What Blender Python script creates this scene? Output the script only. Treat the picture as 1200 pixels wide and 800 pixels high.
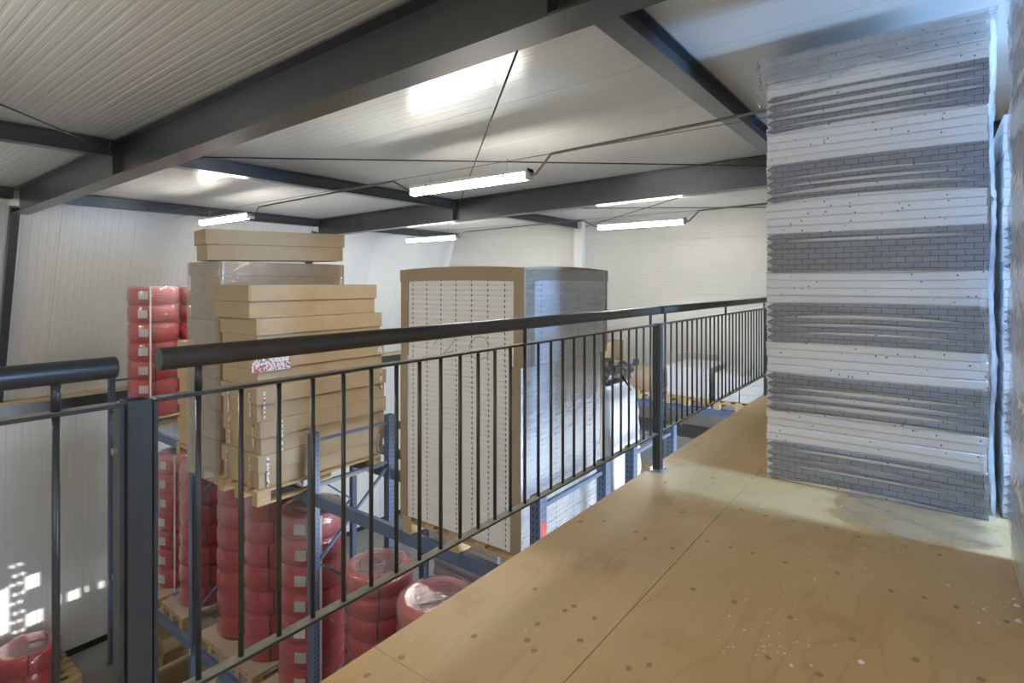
import bpy, math, random
from mathutils import Vector, Matrix
from mathutils.geometry import tessellate_polygon

# ------------------------------------------------------------------ scene, camera, light
scene = bpy.context.scene
COL = scene.collection
for o in list(bpy.data.objects):
    bpy.data.objects.remove(o, do_unlink=True)
random.seed(7)

CAMZ = 1.2
FOC, HOR = 649.0, 332.0           # focal length and horizon in pixels of the 1200x800 frame
VA = math.atan2(494.0, FOC)       # angle between the view and the railing direction (world X)
FWD = Vector((math.cos(VA), math.sin(VA), 0)); RGT = Vector((math.sin(VA), -math.cos(VA), 0))
cam = bpy.data.cameras.new('camera'); camo = bpy.data.objects.new('camera', cam); COL.objects.link(camo)
cam.sensor_width = 36; cam.lens = 36 * FOC / 1200; cam.shift_y = -(400 - HOR) / 1200
cam.clip_start = 0.05; cam.clip_end = 200
camo.location = (0, 0, CAMZ); camo.rotation_euler = (math.pi / 2, 0, VA - math.pi / 2)
scene.camera = camo

w = bpy.data.worlds.new('world'); scene.world = w; w.use_nodes = True
w.node_tree.nodes['Background'].inputs[0].default_value = (0.62, 0.76, 1.0, 1)
w.node_tree.nodes['Background'].inputs[1].default_value = 1.0

def area(name, loc, rot, sx, sy, power, color):
    d = bpy.data.lights.new(name, 'AREA'); d.shape = 'RECTANGLE'; d.size = sx; d.size_y = sy
    d.energy = power; d.color = color
    o = bpy.data.objects.new(name, d); COL.objects.link(o); o.location = loc; o.rotation_euler = rot
    return o
# daylight coming in through the glazing of the right-hand facade, upper floor and under the mezzanine
DAY = (0.74, 0.85, 1.0)
area('daylight_upper', (3.60, -3.95, 1.85), (math.radians(62), 0, 0), 0.60, 2.2, 880, (0.32, 0.56, 1.0))
area('daylight_lower', (6.7, -3.75, -2.8), (math.radians(90), 0, 0), 5.8, 3.6, 1300, DAY)
SUN_D = Vector((0.85, 0.50, -0.25)).normalized()      # low sun reaching the left wall through the cut-outs of an added sheet
sd = bpy.data.lights.new('sun', 'SUN'); sd.energy = 9.0; sd.angle = math.radians(0.3); sd.color = (1.0, 0.97, 0.92)
so_ = bpy.data.objects.new('sun', sd); COL.objects.link(so_); so_.rotation_euler = SUN_D.to_track_quat('-Z', 'Y').to_euler()
LAMP_E = 74.0
LAMP_C = (1.0, 0.965, 0.885)

vs = scene.view_settings
vs.view_transform = 'Standard'; vs.look = 'None'; vs.gamma = 1.0; vs.exposure = 0.35; vs.use_curve_mapping = False
scene.render.use_motion_blur = False
scene.cycles.max_bounces = 10; scene.cycles.transparent_max_bounces = 16
scene.cycles.diffuse_bounces = 7
scene.cycles.sample_clamp_indirect = 6.0
scene.cycles.use_denoising = True

def ray(px, py):
    return FWD + RGT * ((px - 600) / FOC) + Vector((0, 0, (HOR - py) / FOC))
def on_z(px, py, z):            # point of a horizontal plane seen at this pixel
    d = ray(px, py); t = (z - CAMZ) / d.z
    return Vector((0, 0, CAMZ)) + d * t
def on_x(px, py, x):
    d = ray(px, py); return Vector((0, 0, CAMZ)) + d * (x / d.x)
def on_y(px, py, y):
    d = ray(px, py); return Vector((0, 0, CAMZ)) + d * (y / d.y)

# ------------------------------------------------------------------ materials
M = {}
class NT:
    def __init__(self, name):
        self.m = bpy.data.materials.new(name); self.m.use_nodes = True
        self.t = self.m.node_tree; self.b = self.t.nodes['Principled BSDF']; M[name] = self.m
    def n(self, kind, **kw):
        x = self.t.nodes.new(kind)
        for k, v in kw.items(): setattr(x, k, v)
        return x
    def l(self, a, b): self.t.links.new(a, b)
    def coord(self, scale=(1, 1, 1), kind='Object'):
        c = self.n('ShaderNodeTexCoord'); mp = self.n('ShaderNodeMapping'); mp.inputs['Scale'].default_value = scale
        self.l(c.outputs[kind], mp.inputs[0]); return mp.outputs[0]
    def noise(self, vec, scale, detail=4, rough=0.55):
        x = self.n('ShaderNodeTexNoise'); self.l(vec, x.inputs['Vector'])
        x.inputs['Scale'].default_value = scale; x.inputs['Detail'].default_value = detail; x.inputs['Roughness'].default_value = rough
        return x.outputs['Fac']
    def ramp(self, fac, stops):
        r = self.n('ShaderNodeValToRGB'); e = r.color_ramp.elements
        while len(e) < len(stops): e.new(0.5)
        for i, (p, c) in enumerate(stops):
            e[i].position = p; e[i].color = (c[0], c[1], c[2], 1) if not isinstance(c, (int, float)) else (c, c, c, 1)
        self.l(fac, r.inputs[0]); return r.outputs[0]
    def math(self, op, a, b=None, c=None):
        x = self.n('ShaderNodeMath', operation=op)
        for i, v in enumerate((a, b, c)):
            if v is None: continue
            if isinstance(v, (int, float)): x.inputs[i].default_value = v
            else: self.l(v, x.inputs[i])
        return x.outputs[0]
    def mix(self, fac, a, b):
        x = self.n('ShaderNodeMix', data_type='RGBA')
        for i, v in ((0, fac), (6, a), (7, b)):
            if isinstance(v, tuple): x.inputs[i].default_value = (v[0], v[1], v[2], 1)
            elif isinstance(v, (int, float)): x.inputs[i].default_value = v
            else: self.l(v, x.inputs[i])
        return x.outputs[2]
    def bump(self, h, strength=0.2, dist=0.01):
        x = self.n('ShaderNodeBump'); x.inputs['Strength'].default_value = strength; x.inputs['Distance'].default_value = dist
        self.l(h, x.inputs['Height']); self.l(x.outputs[0], self.b.inputs['Normal'])
    def set(self, col=None, rough=0.5, metal=0.0, spec=0.5, coat=0.0):
        if col is not None:
            if isinstance(col, tuple): self.b.inputs['Base Color'].default_value = (*col, 1)
            else: self.l(col, self.b.inputs['Base Color'])
        if isinstance(rough, (int, float)): self.b.inputs['Roughness'].default_value = rough
        else: self.l(rough, self.b.inputs['Roughness'])
        self.b.inputs['Metallic'].default_value = metal; self.b.inputs['Specular IOR Level'].default_value = spec
        self.b.inputs['Coat Weight'].default_value = coat; self.b.inputs['Coat Roughness'].default_value = 0.12
        return self

def simple(name, c1, c2, rough=0.5, metal=0.0, spec=0.5, scale=6.0, stretch=(1, 1, 1), bump=0.0, coat=0.0):
    m = NT(name); v = m.coord(stretch); f = m.noise(v, scale)
    m.set(m.ramp(f, [(0.3, c1), (0.7, c2)]), rough, metal, spec, coat)
    if bump: m.bump(m.noise(v, scale * 6), bump, 0.004)
    return m.m

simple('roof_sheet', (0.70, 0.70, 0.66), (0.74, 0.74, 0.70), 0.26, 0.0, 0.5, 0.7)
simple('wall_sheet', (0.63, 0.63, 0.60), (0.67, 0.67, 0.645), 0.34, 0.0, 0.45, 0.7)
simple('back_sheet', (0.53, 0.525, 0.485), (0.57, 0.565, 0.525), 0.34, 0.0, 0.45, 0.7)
simple('white_trim', (0.72, 0.72, 0.69), (0.76, 0.76, 0.73), 0.4)
simple('plain_wall', (0.62, 0.62, 0.59), (0.66, 0.66, 0.63), 0.6)
simple('dark_steel', (0.032, 0.036, 0.040), (0.042, 0.047, 0.052), 0.28, 0.0, 0.8, 5)
simple('rail_paint', (0.034, 0.036, 0.036), (0.046, 0.048, 0.048), 0.36, 0.0, 0.6, 14)
simple('rail_dusty', (0.17, 0.16, 0.13), (0.26, 0.245, 0.20), 0.62, 0.0, 0.4, 18)
simple('galvanised', (0.36, 0.37, 0.38), (0.50, 0.51, 0.52), 0.38, 0.7, 0.5, 20)
simple('zinc_wire', (0.30, 0.31, 0.33), (0.48, 0.49, 0.50), 0.4, 0.6, 0.5, 20)
simple('concrete', (0.20, 0.195, 0.18), (0.27, 0.26, 0.245), 0.55, 0.0, 0.4, 1.2, bump=0.1)
simple('pallet_wood', (0.42, 0.29, 0.145), (0.56, 0.41, 0.23), 0.75, 0, 0.25, 7, (1, 6, 6))
simple('timber', (0.46, 0.35, 0.21), (0.56, 0.44, 0.28), 0.7, 0, 0.3, 7, (1, 6, 6))
simple('board_wood', (0.50, 0.36, 0.17), (0.60, 0.45, 0.24), 0.6, 0, 0.3, 4, (1, 1, 6))
simple('slip_card', (0.46, 0.37, 0.28), (0.54, 0.45, 0.36), 0.5)
simple('paper', (0.66, 0.66, 0.66), (0.72, 0.72, 0.72), 0.6)
simple('black_strap', (0.02, 0.02, 0.022), (0.03, 0.03, 0.032), 0.4)
simple('white_strap', (0.70, 0.68, 0.64), (0.76, 0.74, 0.70), 0.4)
simple('shade_grey', (0.16, 0.165, 0.17), (0.21, 0.215, 0.22), 0.6, scale=2)
simple('grey_sheet', (0.40, 0.41, 0.42), (0.50, 0.51, 0.52), 0.45, scale=5)
simple('dark_box', (0.035, 0.037, 0.042), (0.06, 0.062, 0.068), 0.5)
simple('lamp_body', (0.60, 0.60, 0.58), (0.66, 0.66, 0.64), 0.45)
simple('cable_grey', (0.13, 0.125, 0.115), (0.17, 0.165, 0.15), 0.5)
simple('rod_black', (0.02, 0.021, 0.022), (0.03, 0.031, 0.032), 0.45)
simple('red_label', (0.62, 0.05, 0.02), (0.66, 0.07, 0.022), 0.5)
simple('pencil', (0.10, 0.10, 0.11), (0.14, 0.14, 0.15), 0.6)
simple('blue_tool', (0.30, 0.40, 0.48), (0.36, 0.46, 0.54), 0.45)
simple('white_wrapped', (0.56, 0.57, 0.58), (0.66, 0.67, 0.68), 0.35, 0, 0.5, 5, bump=0.25)
simple('screw_mark', (0.33, 0.21, 0.085), (0.40, 0.26, 0.115), 0.7)
simple('crumb', (0.78, 0.78, 0.78), (0.84, 0.84, 0.84), 0.8, 0, 0.2)
simple('skirting', (0.018, 0.018, 0.018), (0.03, 0.03, 0.022), 0.5)
simple('window_frame', (0.05, 0.055, 0.06), (0.06, 0.065, 0.07), 0.4)

# blue rack paint
m = NT('rack_blue'); v = m.coord(); f = m.noise(v, 5)
m.set(m.ramp(f, [(0.3, (0.10, 0.145, 0.235)), (0.7, (0.125, 0.17, 0.265))]), 0.38)
# rack upright with rows of punched slots (local Z is up)
m = NT('rack_upright'); c = m.n('ShaderNodeTexCoord'); s = m.n('ShaderNodeSeparateXYZ'); m.l(c.outputs['Object'], s.inputs[0])
fz = m.math('FRACT', m.math('MULTIPLY', s.outputs[2], 20.0)); inz = m.math('LESS_THAN', m.math('ABSOLUTE', m.math('SUBTRACT', fz, 0.5)), 0.24)
ax = m.math('ABSOLUTE', s.outputs[0]); ay = m.math('ABSOLUTE', s.outputs[1])
slot = m.math('MAXIMUM', m.math('MULTIPLY', m.math('GREATER_THAN', ax, 0.012), m.math('LESS_THAN', ax, 0.021)),
              m.math('MULTIPLY', m.math('GREATER_THAN', ay, 0.012), m.math('LESS_THAN', ay, 0.021)))
slot = m.math('MULTIPLY', slot, inz)
base = m.ramp(m.noise(c.outputs['Object'], 5), [(0.3, (0.10, 0.145, 0.235)), (0.7, (0.125, 0.17, 0.265))])
m.set(m.mix(slot, base, (0.012, 0.014, 0.02)), 0.38)

# plywood deck
m = NT('plywood'); v = m.coord((1.0, 1.0, 1.0), 'Generated')
tc = m.n('ShaderNodeTexCoord'); geo = m.n('ShaderNodeNewGeometry')
mp = m.n('ShaderNodeMapping'); mp.inputs['Scale'].default_value = (0.55, 2.2, 1); m.l(geo.outputs['Position'], mp.inputs[0])
warp = m.n('ShaderNodeTexNoise'); m.l(mp.outputs[0], warp.inputs['Vector']); warp.inputs['Scale'].default_value = 1.1; warp.inputs['Detail'].default_value = 3
wv = m.n('ShaderNodeTexWave', wave_type='BANDS', bands_direction='Y'); m.l(mp.outputs[0], wv.inputs['Vector'])
wv.inputs['Scale'].default_value = 0.9; wv.inputs['Distortion'].default_value = 7.0; wv.inputs['Detail'].default_value = 3.0; wv.inputs['Detail Scale'].default_value = 0.8
mp2 = m.n('ShaderNodeMapping'); mp2.inputs['Scale'].default_value = (3, 45, 1); m.l(geo.outputs['Position'], mp2.inputs[0])
fine = m.noise(mp2.outputs[0], 4, 5)
big = m.noise(geo.outputs['Position'], 1.3, 4)
cn = m.noise(mp.outputs[0], 0.85, 3, 0.5)      # rotary-cut veneer: contour lines of a slow noise
ct = m.math('ABSOLUTE', m.math('SUBTRACT', m.math('FRACT', m.math('MULTIPLY', cn, 15.0)), 0.5))
amp = m.ramp(m.noise(geo.outputs['Position'], 1.7, 3), [(0.38, 0.15), (0.68, 1.0)])
ln_ = m.math('MULTIPLY', m.ramp(ct, [(0.0, 0.75), (0.10, 0.12), (0.35, 0.0)]), amp)
c1 = m.mix(ln_, m.ramp(m.noise(mp.outputs[0], 1.6, 5, 0.6), [(0.3, (0.535, 0.36, 0.158)), (0.7, (0.59, 0.405, 0.183))]), (0.43, 0.255, 0.105))
c2 = m.mix(m.math('MULTIPLY', fine, 0.35), c1, (0.46, 0.30, 0.13))
c3 = m.mix(m.ramp(big, [(0.42, 0.0), (0.72, 0.55)]), c2, (0.64, 0.46, 0.235))
stain = m.ramp(m.noise(geo.outputs['Position'], 2.3, 6, 0.65), [(0.56, 0.0), (0.70, 0.6)])
c4 = m.mix(stain, c3, (0.43, 0.255, 0.10))
m.set(c4, m.ramp(fine, [(0.2, 0.42), (0.8, 0.55)]), 0, 0.35)

# cardboard
def cardboard(name, c1, c2):
    m = NT(name); v = m.coord(); f = m.noise(v, 2.5, 5)
    col = m.ramp(f, [(0.3, c1), (0.7, c2)])
    sc = m.ramp(m.noise(v, 14, 5, 0.7), [(0.70, 0.0), (0.80, 0.4)])
    m.set(m.mix(sc, col, (0.58, 0.46, 0.30)), 0.72, 0, 0.25)
    v2 = m.coord((1, 1, 120)); m.bump(m.noise(v, 9, 3), 0.25, 0.01)
cardboard('cardboard', (0.39, 0.29, 0.175), (0.45, 0.34, 0.215))
cardboard('cardboard_light', (0.44, 0.315, 0.175), (0.50, 0.365, 0.215))
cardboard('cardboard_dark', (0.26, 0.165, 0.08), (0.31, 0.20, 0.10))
cardboard('kraft', (0.33, 0.255, 0.17), (0.39, 0.305, 0.21))

# white printed carton tape with red blocks and black marks
m = NT('tape'); v = m.coord((1, 1, 1)); br = m.n('ShaderNodeTexBrick'); 
mp = m.n('ShaderNodeMapping'); mp.inputs['Rotation'].default_value = (math.radians(90), 0, 0); m.l(v, mp.inputs[0])
vor = m.n('ShaderNodeTexVoronoi'); vor.inputs['Scale'].default_value = 60; m.l(v, vor.inputs['Vector'])
sep = m.n('ShaderNodeSeparateColor'); m.l(vor.outputs['Color'], sep.inputs[0])
red = m.math('GREATER_THAN', sep.outputs[0], 0.72); blk = m.math('GREATER_THAN', sep.outputs[1], 0.85)
col = m.mix(red, (0.68, 0.65, 0.62), (0.55, 0.10, 0.09)); col = m.mix(blk, col, (0.12, 0.12, 0.13))
m.set(col, 0.35)

# expanded polystyrene with small dark specks
m = NT('polystyrene'); v = m.coord(); vor = m.n('ShaderNodeTexVoronoi'); vor.inputs['Scale'].default_value = 230; m.l(v, vor.inputs['Vector'])
geo = m.n('ShaderNodeNewGeometry')
v2 = m.n('ShaderNodeTexVoronoi'); v2.inputs['Scale'].default_value = 26; m.l(geo.outputs['Position'], v2.inputs['Vector'])
sp2 = m.n('ShaderNodeSeparateColor'); m.l(v2.outputs['Color'], sp2.inputs[0])
speck = m.math('MULTIPLY', m.math('LESS_THAN', v2.outputs['Distance'], 0.13), m.math('GREATER_THAN', sp2.outputs[0], 0.80))
col = m.ramp(vor.outputs['Distance'], [(0.0, (0.80, 0.80, 0.795)), (0.8, (0.72, 0.72, 0.72))])
m.set(m.mix(speck, col, (0.16, 0.16, 0.17)), 0.65, 0, 0.3)
m.bump(vor.outputs['Distance'], 0.1, 0.003)

# silver-grey foil printed with a dark grid of brick-like lines (world Y / Z)
m = NT('grid_foil'); c = m.n('ShaderNodeTexCoord'); s = m.n('ShaderNodeSeparateXYZ'); m.l(c.outputs['Object'], s.inputs[0])
cb = m.n('ShaderNodeCombineXYZ'); m.l(s.outputs[1], cb.inputs[0]); m.l(m.math('ADD', s.outputs[2], 0.0), cb.inputs[1])
br = m.n('ShaderNodeTexBrick'); m.l(cb.outputs[0], br.inputs['Vector'])
br.inputs['Scale'].default_value = 1.0; br.inputs['Brick Width'].default_value = 0.072; br.inputs['Row Height'].default_value = 0.0313
br.inputs['Mortar Size'].default_value = 0.0014; br.inputs['Mortar Smooth'].default_value = 0.0; br.offset = 0.5
br.inputs['Color1'].default_value = (0.25, 0.255, 0.265, 1); br.inputs['Color2'].default_value = (0.28, 0.285, 0.295, 1); br.inputs['Mortar'].default_value = (0.05, 0.06, 0.12, 1)
m.set(br.outputs['Color'], 0.42, 0.0, 0.4); m.bump(m.noise(c.outputs['Object'], 30, 3), 0.25, 0.004)

# panel edges with dashed dark marks in vertical rows (shared by both bundles)
m = NT('notched_panel'); geo = m.n('ShaderNodeNewGeometry'); s = m.n('ShaderNodeSeparateXYZ'); m.l(geo.outputs['Position'], s.inputs[0])
c = m.n('ShaderNodeTexCoord'); so = m.n('ShaderNodeSeparateXYZ'); m.l(c.outputs['Object'], so.inputs[0])
def rowmask(out, per, wid):
    f = m.math('FRACT', m.math('MULTIPLY', out, 1.0 / per))
    return m.math('LESS_THAN', m.math('ABSOLUTE', m.math('SUBTRACT', f, 0.5)), wid)
rows = m.math('MAXIMUM', m.math('MULTIPLY', rowmask(s.outputs[1], 0.165, 0.028), m.math('LESS_THAN', so.outputs[0], -0.55)),
              m.math('MULTIPLY', rowmask(s.outputs[0], 0.28, 0.018), m.math('LESS_THAN', so.outputs[1], -0.55)))
tick = m.math('GREATER_THAN', m.math('ABSOLUTE', so.outputs[2]), 0.009)
col = m.ramp(m.noise(c.outputs['Object'], 3), [(0.3, (0.78, 0.78, 0.775)), (0.7, (0.83, 0.83, 0.825))])
m.set(m.mix(m.math('MULTIPLY', rows, tick), col, (0.06, 0.06, 0.065)), 0.6, 0, 0.3)

# red pipe coil: fine horizontal windings
m = NT('red_pipe'); v = m.coord((1, 1, 1)); s = m.n('ShaderNodeSeparateXYZ'); m.l(v, s.inputs[0])
wvv = m.math('SINE', m.math('MULTIPLY', s.outputs[2], 2 * math.pi / 0.0187))
nz = m.noise(v, 4)
m.set(m.ramp(nz, [(0.3, (0.58, 0.020, 0.026)), (0.7, (0.70, 0.028, 0.034))]), 0.33, 0, 0.5, 0.25); m.bump(wvv, 0.5, 0.006)

# stretch film
def film(name, lo, hi, scale, tint=(0.92, 0.93, 0.95), rough=0.14, stretch=(1, 1, 1), bump=0.5, gloss=1.0, zhaze=0.0):
    m = NT(name); t = m.t; v = m.coord(stretch)
    f = m.noise(v, scale, 6, 0.6)
    bp = m.n('ShaderNodeBump'); bp.inputs['Strength'].default_value = bump; bp.inputs['Distance'].default_value = 0.02
    m.l(m.noise(v, scale * 1.7, 4), bp.inputs['Height'])
    tr = m.n('ShaderNodeBsdfTransparent'); df = m.n('ShaderNodeBsdfDiffuse'); df.inputs[0].default_value = (*tint, 1)
    gl = m.n('ShaderNodeBsdfGlossy'); gl.inputs['Roughness'].default_value = rough; gl.inputs[0].default_value = (*tint, 1)
    fr = m.n('ShaderNodeFresnel'); fr.inputs[0].default_value = 1.5
    for x in (df, gl, fr): m.l(bp.outputs[0], x.inputs['Normal'])
    m1 = m.n('ShaderNodeMixShader'); m2 = m.n('ShaderNodeMixShader')
    fac = m.ramp(f, [(0.30, lo), (0.80, hi)])
    if zhaze:      # more layers of film near the top of the stack
        c = m.n('ShaderNodeTexCoord'); sz = m.n('ShaderNodeSeparateXYZ'); m.l(c.outputs['Object'], sz.inputs[0])
        fac = m.math('ADD', fac, m.math('MULTIPLY', m.math('MAXIMUM', m.math('SUBTRACT', sz.outputs[2], 1.1), 0.0), zhaze))
    m.l(fac, m1.inputs[0]); m.l(tr.outputs[0], m1.inputs[1]); m.l(df.outputs[0], m1.inputs[2])
    m.l(m.math('MINIMUM', m.math('MULTIPLY', fr.outputs[0], gloss * 1.6), 0.6), m2.inputs[0]); m.l(m1.outputs[0], m2.inputs[1]); m.l(gl.outputs[0], m2.inputs[2])
    m.l(m2.outputs[0], t.nodes['Material Output'].inputs['Surface'])
film('film_coil', 0.02, 0.13, 3, (0.92, 0.84, 0.84), 0.12, stretch=(1, 1, 2.5), bump=0.7, gloss=1.2, zhaze=0.22)
film('film_box', 0.06, 0.22, 4, (0.74, 0.70, 0.65), 0.2, stretch=(1, 1, 2.0), bump=0.7, gloss=1.8)
film('film_panel', 0.05, 0.20, 3, (0.84, 0.88, 0.95), 0.16, stretch=(1, 1, 2.5), gloss=0.45)
film('film_loose', 0.03, 0.30, 7, (0.90, 0.91, 0.93), 0.15, bump=0.8)
film('film_clear', 0.0, 0.09, 9, (0.85, 0.89, 0.95), 0.18, bump=0.5, gloss=0.5)

# glass
m = NT('pane_glass'); tr = m.n('ShaderNodeBsdfTransparent'); gl = m.n('ShaderNodeBsdfGlossy'); gl.inputs['Roughness'].default_value = 0.02
fr = m.n('ShaderNodeFresnel'); mx = m.n('ShaderNodeMixShader'); m.l(fr.outputs[0], mx.inputs[0]); m.l(tr.outputs[0], mx.inputs[1]); m.l(gl.outputs[0], mx.inputs[2])
m.l(mx.outputs[0], m.t.nodes['Material Output'].inputs['Surface'])
# lamp diffuser
m = NT('lamp_light'); m.set((0.9, 0.9, 0.9), 0.4)
m.b.inputs['Emission Color'].default_value = (*LAMP_C, 1); m.b.inputs['Emission Strength'].default_value = LAMP_E
# black/grey ribbed duct foil
m = NT('duct_skin'); v = m.coord(); f = m.noise(v, 22, 5, 0.7)
m.set(m.ramp(f, [(0.38, (0.025, 0.025, 0.026)), (0.50, (0.14, 0.14, 0.13)), (0.62, (0.45, 0.44, 0.41))]), 0.3, 0.2); m.bump(f, 0.5, 0.01)
# red/white printed carton text band and boxes print
M_LIST = M

# ------------------------------------------------------------------ mesh helpers
class MB:
    def __init__(self): self.v = []; self.f = []
    def box(self, x0, x1, y0, y1, z0, z1):
        b = len(self.v)
        self.v += [(x0, y0, z0), (x1, y0, z0), (x1, y1, z0), (x0, y1, z0), (x0, y0, z1), (x1, y0, z1), (x1, y1, z1), (x0, y1, z1)]
        self.f += [tuple(b + i for i in q) for q in ((3, 2, 1, 0), (4, 5, 6, 7), (0, 1, 5, 4), (1, 2, 6, 5), (2, 3, 7, 6), (3, 0, 4, 7))]
        return self
    def cbox(self, c, s):
        return self.box(c[0] - s[0] / 2, c[0] + s[0] / 2, c[1] - s[1] / 2, c[1] + s[1] / 2, c[2] - s[2] / 2, c[2] + s[2] / 2)
    def bbox(self, x0, x1, y0, y1, z0, z1, r=0.006):      # box with chamfered edges
        b = len(self.v); pts = []
        for z, q in ((z0, r), (z0 + r, 0), (z1 - r, 0), (z1, r)):
            a0, a1, b0, b1 = x0 + q, x1 - q, y0 + q, y1 - q
            pts += [(a0 + r, b0, z), (a1 - r, b0, z), (a1, b0 + r, z), (a1, b1 - r, z), (a1 - r, b1, z), (a0 + r, b1, z), (a0, b1 - r, z), (a0, b0 + r, z)]
        self.v += pts
        for k in range(3):
            for i in range(8):
                j = (i + 1) % 8
                self.f.append((b + k * 8 + i, b + k * 8 + j, b + k * 8 + 8 + j, b + k * 8 + 8 + i))
        self.f.append(tuple(b + i for i in range(7, -1, -1))); self.f.append(tuple(b + 24 + i for i in range(8)))
        return self
    def prism(self, prof, a, b, axis):      # closed 2-D profile extruded along an axis
        n = len(prof); k = len(self.v)
        for t in (a, b):
            for (p, q) in prof:
                self.v.append({'x': (t, p, q), 'y': (p, t, q), 'z': (p, q, t)}[axis])
        for i in range(n):
            j = (i + 1) % n; self.f.append((k + i, k + j, k + n + j, k + n + i))
        self.f.append(tuple(k + i for i in range(n - 1, -1, -1))); self.f.append(tuple(k + n + i for i in range(n)))
        return self
    def tube(self, pts, r, n=8, cap=True, rads=None):
        pts = [Vector(p) for p in pts]; k = len(self.v); m_ = len(pts)
        up = Vector((0, 0, 1))
        for i, p in enumerate(pts):
            d = (pts[min(i + 1, m_ - 1)] - pts[max(i - 1, 0)]).normalized()
            u = d.cross(up)
            if u.length < 1e-4: u = Vector((1, 0, 0))
            u.normalize(); w_ = u.cross(d)
            rr = rads[i] if rads else r
            for j in range(n):
                a = 2 * math.pi * j / n
                self.v.append(tuple(p + u * math.cos(a) * rr + w_ * math.sin(a) * rr))
        for i in range(m_ - 1):
            for j in range(n):
                j2 = (j + 1) % n
                self.f.append((k + i * n + j, k + i * n + j2, k + (i + 1) * n + j2, k + (i + 1) * n + j))
        if cap:
            self.f.append(tuple(k + j for j in range(n - 1, -1, -1))); self.f.append(tuple(k + (m_ - 1) * n + j for j in range(n)))
        return self
    def bar(self, p, q, a, b):          # rectangular bar from p to q, a wide, b high
        p, q = Vector(p), Vector(q); d = (q - p).normalized(); up = Vector((0, 0, 1))
        u = d.cross(up)
        if u.length < 1e-4: u = Vector((0, 1, 0))
        u.normalize(); w_ = u.cross(d).normalized(); k = len(self.v)
        for c in (p, q):
            for (s, t) in ((-1, -1), (1, -1), (1, 1), (-1, 1)):
                self.v.append(tuple(c + u * s * a / 2 + w_ * t * b / 2))
        self.f += [tuple(k + i for i in t_) for t_ in ((3, 2, 1, 0), (4, 5, 6, 7), (0, 1, 5, 4), (1, 2, 6, 5), (2, 3, 7, 6), (3, 0, 4, 7))]
        return self
    def lathe(self, prof, n=32, closed=True):   # profile (r, z), revolved about Z
        k = len(self.v); m_ = len(prof)
        for j in range(n):
            a = 2 * math.pi * j / n
            for (r, z) in prof: self.v.append((r * math.cos(a), r * math.sin(a), z))
        for j in range(n):
            j2 = (j + 1) % n
            for i in range(m_ if closed else m_ - 1):
                i2 = (i + 1) % m_
                self.f.append((k + j * m_ + i, k + j2 * m_ + i, k + j2 * m_ + i2, k + j * m_ + i2))
        return self
    def mesh(self, name, mat, smooth=False):
        me = bpy.data.meshes.new(name); me.from_pydata([tuple(p) for p in self.v], [], self.f); me.update()
        if mat: me.materials.append(M[mat])
        if smooth:
            for p in me.polygons: p.use_smooth = True
        return me
    def build(self, name, mat, parent=None, smooth=False, loc=None):
        return link(name, self.mesh(name, mat, smooth), parent, loc)

def link(name, me, parent=None, loc=None, rot=None):
    o = bpy.data.objects.new(name, me); COL.objects.link(o)
    if parent: o.parent = parent
    if loc is not None: o.location = loc
    if rot is not None: o.rotation_euler = rot
    return o
def tag(o, label=None, cat=None, group=None, kind=None):
    if label: o['label'] = label
    if cat: o['category'] = cat
    if group: o['group'] = group
    if kind: o['kind'] = kind
    return o
def thing(name, label, cat, loc=(0, 0, 0), rz=0.0, group=None, kind=None):
    o = bpy.data.objects.new(name, None); COL.objects.link(o); o.location = loc; o.rotation_euler = (0, 0, rz)
    o.empty_display_size = 0.1
    return tag(o, label, cat, group, kind)
def smooth_angle(o, deg=35):
    me = o.data
    for p in me.polygons: p.use_smooth = True
    try: me.set_sharp_from_angle(angle=math.radians(deg))
    except Exception: pass
    return o
ORD = ['first', 'second', 'third', 'fourth', 'fifth', 'sixth', 'seventh', 'eighth', 'ninth', 'tenth']

# ------------------------------------------------------------------ the building shell
ROOF_S = 0.0147
GROUND = -5.1
XB, XN = 11.08, -4.0           # back wall, near wall
YR = -3.2                      # right facade
YL, ZK, LEAN = 11.65, -0.68, 0.3614   # left wall: vertical up to the kink, then leaning inwards
def roof(y): return 2.705 - ROOF_S * y

def ribbed(width, length, pitch, rib, thick=0.08, half=False):
    """sandwich panel: ribbed face towards local -Z, ribs along local Y, one edge at x=0, starts at y=0"""
    prof = [(0.0, 0.006), (0.004, 0.0)]
    n = int(round(width / pitch))
    for i in range(n):
        c = (i + 0.5) * pitch
        prof += [(c - 0.013, 0), (c - 0.007, rib), (c + 0.007, rib), (c + 0.013, 0)]
        if half and i < n - 1:
            c = (i + 1) * pitch
            prof += [(c - 0.006, 0), (c - 0.003, rib * 0.5), (c + 0.003, rib * 0.5), (c + 0.006, 0)]
    prof += [(width - 0.004, 0), (width - 0.0005, 0.006), (width - 0.0005, thick), (0.0, thick)]
    mb = MB(); mb.prism(prof, 0, length, 'y'); return mb

def place(o, u, v, n, loc):
    m_ = Matrix((( u[0], v[0], n[0], loc[0]), (u[1], v[1], n[1], loc[1]), (u[2], v[2], n[2], loc[2]), (0, 0, 0, 1)))
    o.matrix_world = m_

# ceiling of ribbed panels, 1 m wide, sloping 1.5 % towards the left wall
ceil = thing('ceiling', 'shallow-pitched ceiling of glossy white ribbed sandwich panels', 'ceiling', kind='structure')
me = ribbed(1.0, 14.6, 0.1, 0.0014, half=True).mesh('ceiling_panel', 'roof_sheet')
sl = math.atan(ROOF_S)
for i in range(16):
    o = link('ceiling_panel', me, ceil)
    place(o, (1, 0, 0), (0, math.cos(sl), -math.sin(sl)), (0, math.sin(sl), math.cos(sl)), (XN - 0.4 + 0.955 + i - 1.0, -3.4, roof(-3.4)))
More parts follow.
